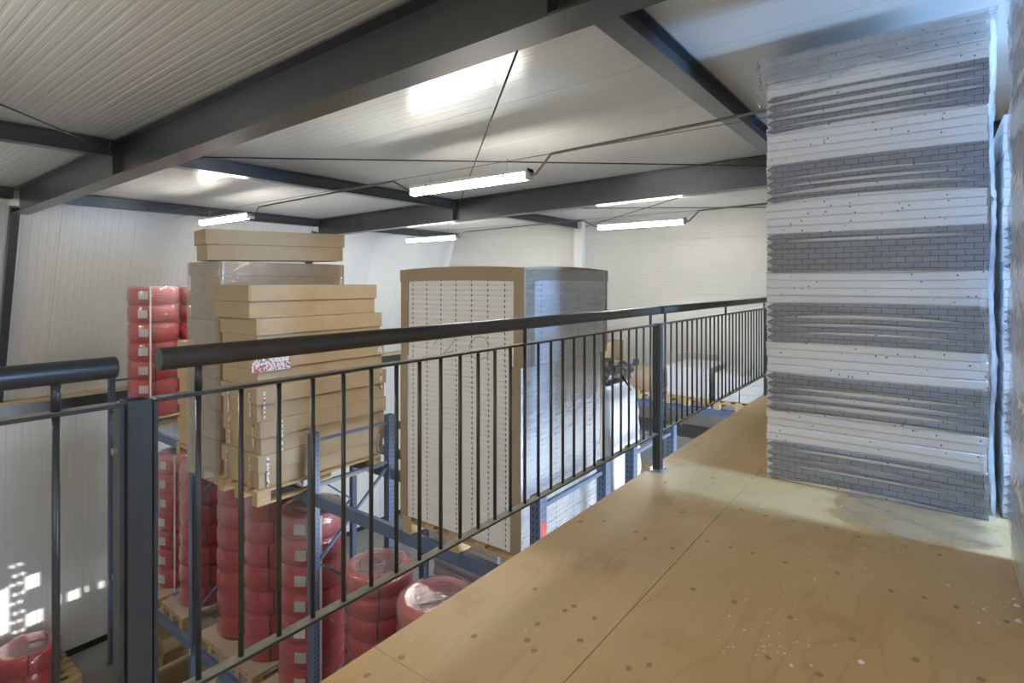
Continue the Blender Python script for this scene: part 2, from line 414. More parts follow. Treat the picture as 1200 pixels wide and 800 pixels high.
# left wall
wl = thing('wall_left', 'white ribbed left wall, upright below and leaning inwards above', 'wall', kind='structure')
lowme = ribbed(1.0, ZK - GROUND + 0.02, 0.1, 0.003).mesh('wall_panel', 'wall_sheet')
ln = math.hypot(1, LEAN); ll = (2.75 - ZK) * ln
upme = ribbed(1.0, ll, 0.1, 0.002).mesh('wall_panel', 'wall_sheet')
for i in range(-7, 9):
    x = 2.56 + i
    o = link('wall_panel', lowme, wl); place(o, (1, 0, 0), (0, 0, 1), (0, 1, 0), (x, YL, GROUND))
    d = Vector((0, -LEAN, 1)).normalized(); n_ = Vector((1, 0, 0)).cross(d) * -1
    o = link('wall_panel', upme, wl); place(o, (1, 0, 0), d, (0, d.z, -d.y), (x, YL, ZK))
# back wall: horizontal panels
wb = thing('wall_back', 'white back wall of horizontal ribbed panels', 'wall', kind='structure')
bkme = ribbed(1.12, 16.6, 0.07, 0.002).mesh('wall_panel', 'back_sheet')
z = 0.97 - 6 * 1.12
while z < 2.8:
    o = link('wall_panel', bkme, wb); place(o, (0, 0, 1), (0, 1, 0), (1, 0, 0), (XB, -4.2, z)); z += 1.12
# right facade with glazing on both floors, near wall
WIN = [(3.18, 4.06, 0.25, 2.45), (3.7, 9.7, -4.6, -1.0)]
mb = MB()
mb.box(XN, WIN[0][0], YR - 0.15, YR, -0.3, 2.8); mb.box(WIN[0][1], XB, YR - 0.15, YR, -0.3, 2.8)
mb.box(WIN[0][0], WIN[0][1], YR - 0.15, YR, -0.3, WIN[0][2]); mb.box(WIN[0][0], WIN[0][1], YR - 0.15, YR, WIN[0][3], 2.8)
mb.box(XN, WIN[1][0], YR - 0.15, YR, GROUND, -0.3); mb.box(WIN[1][1], XB, YR - 0.15, YR, GROUND, -0.3)
mb.box(WIN[1][0], WIN[1][1], YR - 0.15, YR, GROUND, WIN[1][2]); mb.box(WIN[1][0], WIN[1][1], YR - 0.15, YR, WIN[1][3], -0.3)
tag(mb.build('wall_right', 'plain_wall'), 'pale facade wall with glazing on both floors', 'wall', kind='structure')
for k, (x0, x1, z0, z1) in enumerate(WIN):
    wt = thing('window_%d' % (k + 1), ['upper floor window in the facade', 'wide ground floor glazing in the facade'][k], 'window', ((x0 + x1) / 2, YR - 0.08, z0), kind='structure')
    nx = 2 if k == 0 else 4
    W = x1 - x0; H = z1 - z0
    f_ = MB(); f_.box(-W / 2, W / 2, -0.04, 0.04, 0, 0.06); f_.box(-W / 2, W / 2, -0.04, 0.04, H - 0.06, H)
    for i in range(nx + 1):
        xx = -W / 2 + i * W / nx
        f_.box(max(-W / 2, xx - 0.022), min(W / 2, xx + 0.022), -0.04, 0.04, 0, H)
    f_.build('window_frame', 'window_frame', wt)
    for i in range(nx):
        a = -W / 2 + i * W / nx
        MB().box(a + 0.03, a + W / nx - 0.03, -0.006, 0.006, 0.06, H - 0.06).build('pane', 'pane_glass', wt)
DY0, DY1, DZ0, DZ1 = 5.5, 10.2, -4.6, -0.6
mb = MB(); mb.box(XN - 0.15, XN, YR - 0.15, DY0, GROUND, 2.9); mb.box(XN - 0.15, XN, DY1, YL + 0.1, GROUND, 2.9)
mb.box(XN - 0.15, XN, DY0, DY1, DZ1, 2.9); mb.box(XN - 0.15, XN, DY0, DY1, GROUND, DZ0)
tag(mb.build('wall_near', 'plain_wall'), 'plain pale wall behind the viewpoint', 'wall', kind='structure')
# added unseen steel sheet, cut to shape the sun patches on the left wall
def back(px, py):
    p = on_y(px, py, YL - 0.003); t = (p.x - XN) / SUN_D.x; q = p - SUN_D * t; return Vector((XN, q.y, q.z))
quads = [((-14, 700), (10, 687), (10, 740), (-14, 752)), ((30, 720), (50, 712), (50, 727), (30, 735)), ((29, 676), (46, 670), (46, 686), (29, 692)), ((79, 694), (93, 689), (93, 700), (79, 705)),
         ((100, 687), (103, 686), (103, 693), (100, 694)), ((116, 682), (121, 680), (121, 688), (116, 690)), ((62, 700), (70, 697), (70, 708), (62, 711)), ((24, 584), (45, 582), (45, 600), (24, 602))]
loops = [[Vector((XN, DY0, DZ0)), Vector((XN, DY1, DZ0)), Vector((XN, DY1, DZ1)), Vector((XN, DY0, DZ1))]]
for q in quads: loops.append([back(*p) for p in q])
for ci in range(2):
    for ri in range(8):
        cx, cy = (14 + 9 * ci + (ri % 2) * 3, 664 + ri * 11 - ci * 3)
        c = back(cx, cy); loops.append([c + Vector((0, math.cos(a) * 0.018, math.sin(a) * 0.032)) for a in [k * math.pi / 4 for k in range(8)]])
mb = MB(); mb.v = [tuple(p) for L in loops for p in L]; mb.f = [tuple(t) for t in tessellate_polygon(loops)]
o = mb.build('sun_mask_1', 'window_frame'); tag(o, 'added steel sheet with cut-outs shaping the sun patches, behind the viewpoint', 'sun_mask', kind='structure')
md = o.modifiers.new('thickness', 'SOLIDIFY'); md.thickness = 0.004
tag(MB().box(XN, XB + 0.1, YR - 0.15, YL + 0.1, GROUND - 0.2, GROUND).build('floor_warehouse', 'concrete'), 'grey concrete warehouse floor below the mezzanine', 'floor', kind='structure')
tag(MB().box(XN, XB, YL - 0.03, YL - 0.002, GROUND, GROUND + 0.10).build('baseboard_left', 'skirting'), 'black skirting along the foot of the left wall', 'baseboard', kind='structure')
# ledge at the kink of the left wall
tr = thing('trim_1', 'dark steel ledge with a timber strip along the left wall', 'ledge', (0, 0, 0), kind='structure')
MB().box(XN, XB, YL - 0.16, YL - 0.012, ZK - 0.20, ZK - 0.03).build('steel_ledge', 'dark_steel', tr)
MB().box(XN, XB, YL - 0.17, YL - 0.012, ZK - 0.03, ZK + 0.03).build('timber_strip', 'timber', tr)
# white wall posts on the back wall
mb = MB(); mb.box(XB - 0.14, XB - 0.002, 6.33, 6.55, GROUND, roof(6.4) - 0.01)
tag(mb.build('trim_2', 'white_trim'), 'white steel wall post on the back wall under the purlin', 'wall post', kind='structure')
mb = MB()
a = Vector((XB - 0.10, YL - 0.10, ZK)); b = Vector((XB - 0.10, YL - 0.10 - LEAN * 3.15, ZK + 3.15))
mb.bar(a, b, 0.18, 0.18)
mb.box(XB - 0.19, XB - 0.01, YL - 0.19, YL - 0.012, GROUND, ZK + 0.02)
tag(mb.build('trim_3', 'white_trim'), 'white corner post leaning with the left wall', 'wall post', kind='structure')

# ------------------------------------------------------------------ roof steel
def iprof(wd, h, tf, tw):
    a, b = wd / 2, tw / 2
    return [(-a, 0), (a, 0), (a, tf), (b, tf), (b, h - tf), (a, h - tf), (a, h), (-a, h), (-a, h - tf), (-b, h - tf), (-b, tf), (-a, tf)]
def ibeam(name, p, q, wd, h, tf, tw, mat):
    """I-section whose bottom centre line runs from p to q (top kept up)"""
    p, q = Vector(p), Vector(q); d = q - p; L = d.length; d.normalize()
    u = d.cross(Vector((0, 0, 1)))
    if u.length < 1e-4: u = Vector((1, 0, 0))
    u.normalize(); n_ = u.cross(d)
    o = MB().prism(iprof(wd, h, tf, tw), 0, L, 'y').build(name, mat)
    place(o, u, d, n_, p); return o
RB = 2.345
RAFT = [(2.045, 'heavy dark steel roof beam crossing overhead nearest the viewer', 11.0), (6.90, 'farther dark steel roof beam behind the hanging lamp', 10.9)]
for x, lab, y1 in RAFT:
    y1 = YL - LEAN * (2.3 - ZK) - 0.14
    o = ibeam('roof_beam', (x, YR + 0.01, RB - ROOF_S * YR), (x, y1, RB - ROOF_S * y1), 0.19, 0.352, 0.014, 0.009, 'dark_steel')
    tag(o, lab, 'roof beam', 'main roof beams', 'structure')
    # web stiffeners and end plates where the purlins meet
    for py in (1.31, 6.45):
        s = MB(); s.box(-0.085, 0.085, -0.006, 0.006, 0.0, 0.32)
        st = s.build('stiffener_plate', 'dark_steel'); st.parent = o; st.matrix_parent_inverse = o.matrix_world.inverted(); st.location = (x, py, RB - ROOF_S * py + 0.016)
    # leaning column that carries the beam on the left wall
    off = 0.03
    lo = Vector((x - 0.04, YL - off - 0.05 - LEAN * 0.032, ZK + 0.032)); hi = Vector((x - 0.04, YL - off - 0.05 - LEAN * 2.98, ZK + 2.98))
    c = MB(); c.bar(lo, hi, 0.10, 0.12)
    tag(c.build('steel_column', 'dark_steel'), 'dark steel column on the left wall under the %s roof beam' % ('nearer' if x < 4 else 'farther'), 'column', 'wall columns', 'structure')
PUR = [(1.31, 'dark purlin running under the ceiling towards the tall white stack'), (6.45, 'dark purlin across the middle of the ceiling'), (10.33, 'dark purlin along the top of the left wall')]
for y, lab in PUR:
    zt = roof(y) - 0.165
    for xa, xb, w_ in ((XN, 2.045 - 0.1, 'before the near roof beam'), (2.045 + 0.1, 6.90 - 0.1, 'between the two roof beams'), (6.90 + 0.1, XB - 0.01, 'beyond the far roof beam')):
        o = ibeam('purlin', (xa, y, zt), (xb, y, zt), 0.14, 0.155, 0.010, 0.008, 'dark_steel')
        tag(o, lab + ', ' + w_, 'purlin', 'purlins under the ceiling', 'structure')
        for xe in (xa + 0.012, xb - 0.012):
            pl = MB().box(-0.012, 0.012, -0.07, 0.07, 0, 0.14).build('end_plate', 'dark_steel'); pl.parent = o
            pl.matrix_parent_inverse = o.matrix_world.inverted(); pl.location = (xe, y, zt + 0.012)
# diagonal bracing rods
def rod(p, q, lab):
    m_ = MB().tube([p, q], 0.0075, 6)
    o = m_.build('bracing_rod', 'rod_black', smooth=True)
    tag(o, lab, 'bracing rod', 'roof bracing rods', 'structure')
def rz(y): return roof(y) - 0.15
rod((2.12, 6.30, rz(6.3)), (6.80, 1.45, rz(1.45)), 'thin rod running level across the ceiling behind the near lamp')
rod((2.12, 1.45, rz(1.45) + 0.022), (6.80, 6.30, rz(6.3) + 0.022), 'thin rod falling steeply towards the near lamp')
rod((1.95, 6.30, rz(6.3)), (-3.0, 1.45, rz(1.45)), 'thin rod at upper left meeting the near beam')
rod((1.95, 1.45, rz(1.45) + .022), (-3.0, 6.30, rz(6.3) + .022), 'thin rod crossing the top left corner of the ceiling')
rod((7.0, 6.30, rz(6.3)), (XB - 0.05, 1.45, rz(1.45)), 'thin level rod beyond the far roof beam')
rod((7.0, 1.45, rz(1.45) + .022), (XB - 0.05, 6.30, rz(6.3) + .022), 'thin rod running to the white wall post')

# ------------------------------------------------------------------ mezzanine deck
EDGE = 1.472
mz = thing('floor_mezzanine', 'plywood mezzanine deck in large butted sheets', 'floor', kind='structure')
rows = [(0.886, EDGE, 2.14), (-0.334, 0.884, 2.14), (-1.554, -0.336, 0.92), (-3.2, -1.556, 2.14)]
for (y0, y1, off) in rows:
    x = XN
    first = True
    while x < 9.2:
        nx = (XN + 2.44 - off) if first else x + 2.44
        nx = min(nx, 9.2); first = False
        MB().bbox(x + 0.001, nx - 0.001, y0, y1, -0.022, 0.0, 0.0015).build('plywood_sheet', 'plywood', mz)
        x = nx
mb = MB(); mb.box(XN, 9.2, EDGE - 0.11, EDGE - 0.012, -0.26, -0.023)
mb.build('edge_beam', 'dark_steel', mz)
for i in range(22):
    x = XN + 0.3 + i * 0.6
    MB().box(x - 0.03, x + 0.03, YR, EDGE - 0.112, -0.20, -0.023).build('joist', 'timber', mz)
# screw marks
marks = [(627,690),(630,731),(626,762),(673,710),(662,715),(697,724),(680,750),(556,745),(618,750),(430,791),(761,779),(737,783),(708,610),(680,611),(745,623),(756,631),(788,642),(693,593),(780,565),
         (829,634),(856,641),(882,648),(921,659),(981,671),(1044,692),(1083,700),(1121,711),(1180,728),(812,690),(861,705),(926,723),(999,749),(1073,773),(1150,796),(929,610),(897,604),(869,597),(968,618),(1006,629),(1060,640),(1101,650),(850,530),(815,520),(470,770),(900,770),(960,790),(835,560),(800,600)]
for (px, py) in marks:
    p = on_z(px, py, 0.0)
    o = MB().lathe([(0.0001, 0.0012), (0.0105 + random.uniform(-.002, .002), 0.0008), (0.0125, 0.0)], 10, False).build('screw_head', 'screw_mark', mz, loc=(p.x, p.y, 0.0002))
    o.scale = (1.0, random.uniform(0.7, 1.0), 1)
# polystyrene crumbs scattered on the deck
mb = MB()
def crumb(p, s):
    k = len(mb.v); a0 = random.random() * 6
    for j in range(5):
        a = a0 + j * 2 * math.pi / 5; r = s * random.uniform(0.6, 1.2)
        mb.v.append((p.x + r * math.cos(a), p.y + r * math.sin(a), 0.0005))
    mb.v.append((p.x, p.y, s * random.uniform(0.6, 1.0)))
    for j in range(5): mb.f.append((k + j, k + (j + 1) % 5, k + 5))
for (px, py, s) in [(1112,686,.010),(1154,714,.010),(1148,730,.008),(1191,710,.012),(1194,728,.018),(1188,702,.010),(1009,776,.013),(855,722,.007),(920,766,.006),(951,780,.006),(928,780,.008),(872,738,.006),(893,594,.006),(986,593,.006)]:
    crumb(on_z(px, py, 0), s)
for (cx, cy, sx, sy, n) in ((1170, 712, 25, 18, 40), (900, 750, 50, 25, 40), (1085, 645, 60, 12, 22), (900, 690, 160, 60, 50), (480, 748, 10, 14, 8), (640, 740, 120, 60, 18), (840, 520, 40, 18, 14)):
    for _ in range(n):
        py = cy + random.gauss(0, sy * 0.6); px = cx + random.gauss(0, sx * 0.6)
        if py > 480:
            p = on_z(px, py, 0)
            if p.y < EDGE - 0.03 and not (3.65 < p.x < 4.8 and p.y < .85) and p.y > -.26: crumb(p, random.uniform(0.0015, 0.0042))
tag(mb.build('polystyrene_crumbs', 'crumb'), 'white polystyrene crumbs scattered over the plywood deck', 'crumbs', kind='stuff')

# ------------------------------------------------------------------ railing
RY = 1.416
ZB, ZT, ZH = 0.235, 0.94, 1.026
PX = [0.475, 3.412, 6.345]
def post(x, lab):
    t = thing('railing_post', lab, 'post', (x, RY, 0), group='railing posts')
    c = MB(); w2, th, tp = 0.0235, 0.004, 0.942
    c.box(-w2, w2, -0.025, -0.025 + th, 0.008, tp); c.box(-w2, w2, 0.025 - th, 0.025, 0.008, tp)
    c.box(-w2, -w2 + th, -0.025 + th, 0.025 - th, 0.008, tp); c.box(w2 - th, w2, -0.025 + th, 0.025 - th, 0.008, tp)
    c.build('tube', 'rail_paint', t)
    MB().bbox(-0.06, 0.06, -0.055, 0.05, 0.0, 0.008, 0.002).build('base_plate', 'galvanised', t)
    for sx in (-0.045, 0.03):
        for sy in (-0.042, 0.038): 
            MB().lathe([(0.0005, 0.018), (0.008, 0.017), (0.008, 0.008)], 6, False).build('bolt', 'galvanised', t, loc=(sx, sy, 0))
    for zz in ((0.33, 0.86) if x > 1 else ()):
        b = MB().lathe([(0.0005, 0.006), (0.008, 0.005), (0.008, 0.0)], 8, False).build('bolt', 'galvanised', t, loc=(-w2 - 0.0002, 0.0, zz)); b.rotation_euler = (0, -math.pi / 2, 0)
    return t
post(PX[0], 'dark steel railing post standing between the near railing panels')
post(PX[1], 'dark steel railing post on a bare metal base plate in mid deck')
post(PX[2], 'dark steel railing post beside the tall white stack')

balme = None
def panel(x0, x1, hx0, hx1, bal, stubs, lab, hr=0.0265, hz=ZH, cap0=True):
    global balme
    t = thing('railing', lab, 'railing', ((x0 + x1) / 2, RY, ZB), group='railing panels')
    ox = (x0 + x1) / 2
    def ad(o): o.location = (o.location.x, o.location.y, o.location.z); return o
    # handrail with slightly rounded ends
    L0, L1 = hx0 - ox, hx1 - ox; zz = hz - ZB
    mb = MB().tube([(L0, 0, zz), (L0 + 0.003, 0, zz), (L1 - 0.003, 0, zz), (L1, 0, zz)], hr, 20, True, [hr - 0.002, hr, hr, hr - 0.002])
    smooth_angle(mb.build('handrail', 'rail_paint', t))
    MB().bbox(x0 - ox, x1 - ox, -0.02, 0.02, ZT - ZB - 0.008, ZT - ZB, 0.002).build('top_rail', 'rail_paint', t)
    MB().bbox(x0 - ox, x1 - ox, -0.02, 0.02, 0, 0.008, 0.002).build('bottom_rail', 'rail_paint', t)
    # dust lying along the flat of the rails
    MB().box(x0 - ox + 0.01, x1 - ox - 0.01, -0.017, 0.017, ZT - ZB, ZT - ZB + 0.0006).build('rail_dust', 'rail_dusty', t)
    MB().box(x0 - ox + 0.01, x1 - ox - 0.01, -0.017, 0.017, 0.008, 0.0086).build('rail_dust', 'rail_dusty', t)
    for xe in (x0, x1):
        MB().box(xe - ox - 0.004, xe - ox + 0.004, -0.02, 0.02, 0, ZT - ZB - 0.008).build('end_bar', 'rail_paint', t)
        if xe == 0.442:
            b_ = MB().lathe([(0.0005, 0.009), (0.008, 0.008), (0.008, 0.0)], 8, False).build('bolt', 'galvanised', t, loc=(xe - ox - 0.004, 0.0, 0.60)); b_.rotation_euler = (0, -math.pi / 2, 0)
    if balme is None: balme = MB().tube([(0, 0, 0.008), (0, 0, ZT - ZB - 0.008)], 0.007, 8).mesh('baluster', 'rail_paint', True)
    for bx in bal: link('baluster', balme, t, (bx - ox, 0, 0))
    for sx in stubs:
        MB().tube([(sx - ox, 0, ZT - ZB), (sx - ox, 0, zz - hr * 0.8)], 0.009, 10).build('handrail_support', 'rail_paint', t, True)
    return t
STEP = 0.1035
b1 = [0.607 + STEP * i for i in range(27)]
panel(0.508, 3.379, 0.520, 3.412, b1, [b1[0], b1[13], b1[26]], 'long dark railing panel in front of the carton and coil racks')
b2 = [3.412 + 0.124 + STEP * i for i in range(27)]
panel(3.445, 6.312, 3.462, 6.468, b2, [b2[0], b2[13], b2[26]], 'far dark railing panel reaching the tall white stack')
b0 = [0.3335 - STEP * i for i in range(20)]
panel(-1.75, 0.442, -1.75, 0.437, b0, [b0[0], b0[10]], 'dark railing panel at the left frame edge', hr=0.0235, hz=1.018)
b3 = [6.345 + 0.124 + STEP * i for i in range(24)]
panel(6.378, 9.0, 6.485, 9.0, b3, [b3[0], b3[12]], 'dark railing panel hidden mostly behind the tall white stack')

# ------------------------------------------------------------------ tall stack of polystyrene panels
TH = 0.0469
def eps_stack(name, lab, x0, x1, y0, y1, seq, face, wob, rnd, group=None):
    """seq: list of 'w'/'g' panels from the floor up; g panels have a foil flap folded over the face"""
    t = thing(name, lab, 'insulation stack', ((x0 + x1) / 2, (y0 + y1) / 2, 0), group=group)
    ox, oy = (x0 + x1) / 2, (y0 + y1) / 2
    n = len(seq); NS = 14; R = random.Random(rnd)
    W = y1 - y0
    # sag profile of the layers: grey bands bow in the middle
    def bow(i, s):
        k = i / max(1, n - 1)
        return (4 * s * (1 - s)) * wob * math.sin(k * 19.0 + 0.8) * min(1, 4 * k) * (0.4 + 0.6 * (1 - k))
    lean = lambda i: 0.0
    g_run = 0
    for i, c in enumerate(seq):
        dx = R.uniform(-0.004, 0.004); dy0 = R.uniform(-0.004, 0.004); dy1 = R.uniform(-0.004, 0.004)
        mb = MB(); k = 0
        zb = i * TH
        for s_ in range(NS + 1):
            s = s_ / NS; y = y0 - oy + dy0 + (W + dy1 - dy0) * s
            b0_ = bow(i, s); b1_ = bow(i + 1, s)
            xa, xb = x0 - ox + dx, x1 - ox + dx; e = 0.006
            za, zc = zb + b0_ + 0.0003, zb + TH + b1_ - 0.0006
            mb.v += [(xa + e, y, za), (xa, y, za + e), (xa, y, zc - e), (xa + e, y, zc), (xb, y, zc), (xb, y, za)]
        for s_ in range(NS):
            for j in range(6):
                j2 = (j + 1) % 6; a_ = s_ * 6
                mb.f.append((a_ + j, a_ + j2, a_ + 6 + j2, a_ + 6 + j))
        mb.f.append((5, 4, 3, 2, 1, 0)); a_ = NS * 6; mb.f.append(tuple(a_ + j for j in range(6)))
        po = mb.build('panel', 'polystyrene', t)
        if c == 'g':
            g_run += 1
            fm = MB(); NF = 26
            full = R.random() < (0.25 if i < 18 else 0.5); open_ = 0.0 if full else R.uniform(0.3, 0.75); sk = R.uniform(-0.12, 0.12)
            tip = 0.026
            for s_ in range(NF + 1):
                s = s_ / NF; y = y0 - oy - 0.004 + (W + 0.006) * s
                prof_ = max(0.0, min(1.0, (4 * s * (1 - s)) ** 0.8 + sk * (s - .5)))
                cov = 1.03 - open_ * prof_ * (1 if not full else 0)
                top = zb + TH + bow(i + 1, s) - 0.001
                bot = top - TH * cov
                # pointed far end at +Y side where the corner is cut
                q = (1 - s) * W; 
                if q < tip:
                    mid = top - TH * 0.5; k_ = q / tip
                    top = mid + (top - mid) * k_; bot = mid + (bot - mid) * k_
                bulge = 0.004 + 0.004 * math.sin(i * 2.1 + s * 9) 
                xf = x0 - ox - 0.0065
                fm.v += [(xf + 0.001, y, top), (xf - bulge, y, (top * 0.45 + bot * 0.55)), (xf - 0.001, y, bot), (xf + 0.0012, y, bot), (xf + 0.002, y, top)]
            for s_ in range(NF):
                for j in range(5):
                    j2 = (j + 1) % 5; a_ = s_ * 5
                    fm.f.append((a_ + j, a_ + 5 + j, a_ + 5 + j2, a_ + j2))
            fm.f.append((0, 1, 2, 3, 4)); a_ = NF * 5; fm.f.append(tuple(a_ + j for j in (4, 3, 2, 1, 0)))
            fl = fm.build('foil_flap', 'grid_foil', po)
            smooth_angle(fl, 50)
    return t
seq = []
for k in range(6): seq += ['g'] * 5 + ['w'] * 4
seq += ['w']
SX, SY0, SY1 = 3.69, -0.218, 0.8226
big = eps_stack('insulation_panel_stack', 'tall floor-to-ceiling stack of white insulation panels with grey foil bands', SX, SX + 1.0, SY0, SY1, seq, 'x', 0.014, 3)
STOP = len(seq) * TH
def crumple(mb, P, nu, nv, amp, rnd, thick=0.0):
    R = random.Random(rnd); k = len(mb.v)
    for i in range(nu + 1):
        for j in range(nv + 1):
            p = Vector(P(i / nu, j / nv)) + Vector((R.gauss(0, amp), R.gauss(0, amp), R.gauss(0, amp)))
            mb.v.append(tuple(p))
    for i in range(nu):
        for j in range(nv):
            a_ = k + i * (nv + 1) + j; mb.f.append((a_, a_ + 1, a_ + nv + 2, a_ + nv + 1))
# loose film hood over the top and ragged film down the right edge and over the floor in front
fm = MB()
crumple(fm, lambda u, v: (-0.515 + 0.0, 0.56 - 1.12 * u, STOP + 0.01 - 0.17 * v * (0.75 + 0.5 * abs(math.sin(u * 6)))), 40, 8, 0.003, 1)
crumple(fm, lambda u, v: (-0.50 + 0.06 * u, 0.57 + 0.01 * math.sin(9 * v), STOP + 0.012 - 0.27 * v), 5, 24, 0.006, 2)
crumple(fm, lambda u, v: (-0.515 + 1.0 * u, 0.56 - 1.12 * v, STOP + 0.012), 12, 12, 0.003, 3)
o = fm.build('film_hood', 'film_loose', big, True)
fm = MB()
crumple(fm, lambda u, v: (-0.50 + 0.12 * u, -0.532 - 0.022 * math.sin(3.1 * u) - .006 * math.sin(20 * v), STOP * (1 - v)), 4, 70, 0.0025, 4)
crumple(fm, lambda u, v: (-0.512, -0.50 - 0.045 * u - 0.008 * math.sin(31 * v), STOP * 0.5 * (1 - v)), 4, 36, 0.0025, 5)
fm.build('film_wrap', 'film_loose', big, True)
fm = MB()
crumple(fm, lambda u, v: (-0.515 - 0.52 * u * (0.55 + 0.45 * math.sin(2.2 * v + .4)), -0.50 + 0.62 * v - .05, 0.005 + 0.018 * abs(math.sin(7 * u + 5 * v)) + 0.02 * (1 - u)), 16, 18, 0.0035, 6)
tag(fm.build('plastic_film_scrap', 'film_clear', None, True, (SX + 0.5, (SY0 + SY1) / 2, 0.002)), 'clear plastic film lying on the deck at the foot of the tall stack', 'plastic film')

# stack close at the right edge of the picture
st2 = eps_stack('insulation_panel_stack', 'film-wrapped white panel stack cut off by the right frame edge', 2.18, 3.22, -1.31, -0.268, ['w'] * 55, 'x', 0.0, 9)
fm = MB()
crumple(fm, lambda u, v: (-0.52 + 1.05 * u, 0.528 + 0.006 * math.sin(40 * v + 3 * u), STOP * (1 - v)), 24, 110, 0.0025, 8)
crumple(fm, lambda u, v: (0.527 + 0.012 * u, 0.50 + 0.045 * math.sin(1.5 * u + 9 * v) * u, STOP * (1 - v)), 4, 90, 0.004, 8)
fm.build('film_wrap', 'film_loose', st2, True)
st3 = eps_stack('insulation_panel_stack', 'lower banded panel stack glimpsed in the gap at the right', 3.78, 4.78, -1.34, -0.285, (['g'] * 5 + ['w'] * 4) * 4 + ['w'] * 8, 'x', 0.01, 12)

# ------------------------------------------------------------------ pallets, racks
Ptop, Pblk, Pstr = {}, {}, {}
PH = 0.144
def pallet(lab, cx, cy, z, lx=1.2, ly=0.8, group='wooden pallets on the racks', rz_=0.0, slip=False):
    """boards run along X"""
    key = (lx, ly)
    if key not in Ptop:
        Ptop[key] = MB().bbox(-lx / 2, lx / 2, -0.05, 0.05, 0, 0.022, 0.002).mesh('deck_board', 'pallet_wood')
        Pstr[key] = MB().bbox(-0.07, 0.07, -ly / 2, ly / 2, 0, 0.022, 0.002).mesh('cross_board', 'pallet_wood')
        Pblk[key] = MB().bbox(-0.07, 0.07, -0.05, 0.05, 0, 0.078, 0.002).mesh('block', 'pallet_wood')
    t = thing('wooden_pallet', lab, 'pallet', (cx, cy, z), rz_, group)
    for i in range(5): link('deck_board', Ptop[key], t, (0, -ly / 2 + 0.05 + i * (ly - 0.1) / 4, PH - 0.022))
    for i in range(3): link('bottom_board', Ptop[key], t, (0, -ly / 2 + 0.05 + i * (ly - 0.1) / 2, 0))
    for i in range(3):
        x = -lx / 2 + 0.07 + i * (lx - 0.14) / 2
        link('cross_board', Pstr[key], t, (x, 0, PH - 0.044))
        for j in range(3): link('block', Pblk[key], t, (x, -ly / 2 + 0.05 + j * (ly - 0.1) / 2, 0.022))
    if slip: MB().box(-lx / 2 + 0.01, lx / 2 - 0.01, -ly / 2 + 0.005, ly / 2 - 0.005, PH, PH + 0.003).build('slip_sheet', 'slip_card', t)
    return t

UX, UY = 0.085, 0.09
L1Z, L2Z, UTOP = -3.58, -0.955, -0.33
def upright_mesh(h):
    mb = MB(); a, b, t_ = UX / 2, UY / 2, 0.006      # open C-section with returns
    mb.box(-a, a, -b, -b + t_, 0, h); mb.box(-a, a, b - t_, b, 0, h); mb.box(-a, -a + t_, -b + t_, b - t_, 0, h); mb.box(a - t_, a, -b + t_, b - t_, 0, h)
    return mb
upme_ = upright_mesh(UTOP - GROUND - 0.008).mesh('upright', 'rack_upright')
footme = MB().bbox(-0.075, 0.075, -0.07, 0.07, 0, 0.008, 0.002).mesh('foot_plate', 'rack_blue')
def deck_mesh(lx, ly):
    mb = MB(); 
    n = int(ly / 0.03)
    for i in range(n + 1):
        y = -ly / 2 + i * ly / n; mb.box(-lx / 2, lx / 2, y - 0.0025, y + 0.0025, 0, 0.005)
    for i in range(int(lx / 0.1) + 1):
        x = -lx / 2 + i * lx / int(lx / 0.1); mb.box(x - 0.0025, x + 0.0025, -ly / 2, ly / 2, -0.005, 0.0)
    return mb.mesh('mesh_deck', 'zinc_wire')
decks = {}
def rack(lab, xf, xr, ys, levels, decked, ext=None):
    t = thing('pallet_rack', lab, 'pallet rack', ((xf + xr) / 2, ys[0], GROUND), group='blue pallet racks')
    ox, oy = (xf + xr) / 2, ys[0]
    for y in ys:
        for x in (xf, xr):
            link('upright', upme_, t, (x - ox, y - oy, 0.008)); link('foot_plate', footme, t, (x - ox, y - oy, 0))
        xa, xb = xf - ox + UX / 2, xr - ox - UX / 2
        for zz in (-0.42, -0.88, -4.9):
            MB().bar((xa - 0.01, y - oy, zz - GROUND), (xb + 0.01, y - oy, zz - GROUND), 0.03, 0.03).build('brace', 'rack_blue', t)
        z0 = -0.95; side = 1
        for k in range(5):
            z1 = z0 - 0.74
            a_ = (xb if side > 0 else xa, y - oy, z0 - GROUND); b_ = (xa if side > 0 else xb, y - oy, z1 - GROUND)
            if z1 > GROUND + 0.1: MB().bar(a_, b_, 0.03, 0.026).build('brace', 'rack_blue', t)
            z0 = z1; side = -side
    for i in range(len(ys) - 1):
        ya, yb = sorted((ys[i], ys[i + 1])); ya += UY / 2; yb -= UY / 2
        for li, zt in enumerate(levels):
            for x, s in ((xf, 1), (xr, -1)):
                mb = MB(); mb.bbox(x - ox - 0.025, x - ox + 0.025, ya - oy, yb - oy, zt - 0.12 - GROUND, zt - GROUND, 0.004)
                mb.build('beam', 'rack_blue', t)
                for ye in (ya, yb):
                    MB().box(x - ox - 0.032, x - ox + 0.032, ye - oy - 0.004, ye - oy + 0.004, zt - 0.16 - GROUND, zt + 0.03 - GROUND).build('beam_connector', 'rack_blue', t)
            if (i, li) in decked:
                nb = 3
                lx, ly = xr - xf - 0.06, (yb - ya) / nb - 0.01
                key = (round(lx, 3), round(ly, 3))
                if key not in decks: decks[key] = deck_mesh(lx, ly)
                for j in range(nb):
                    link('mesh_deck', decks[key], t, (0, ya - oy + (j + 0.5) * (yb - ya) / nb, zt - 0.006 - GROUND))
    return t
FX, RX = 3.295, 4.29
YS = [10.88, 7.83, 5.07, 2.27]
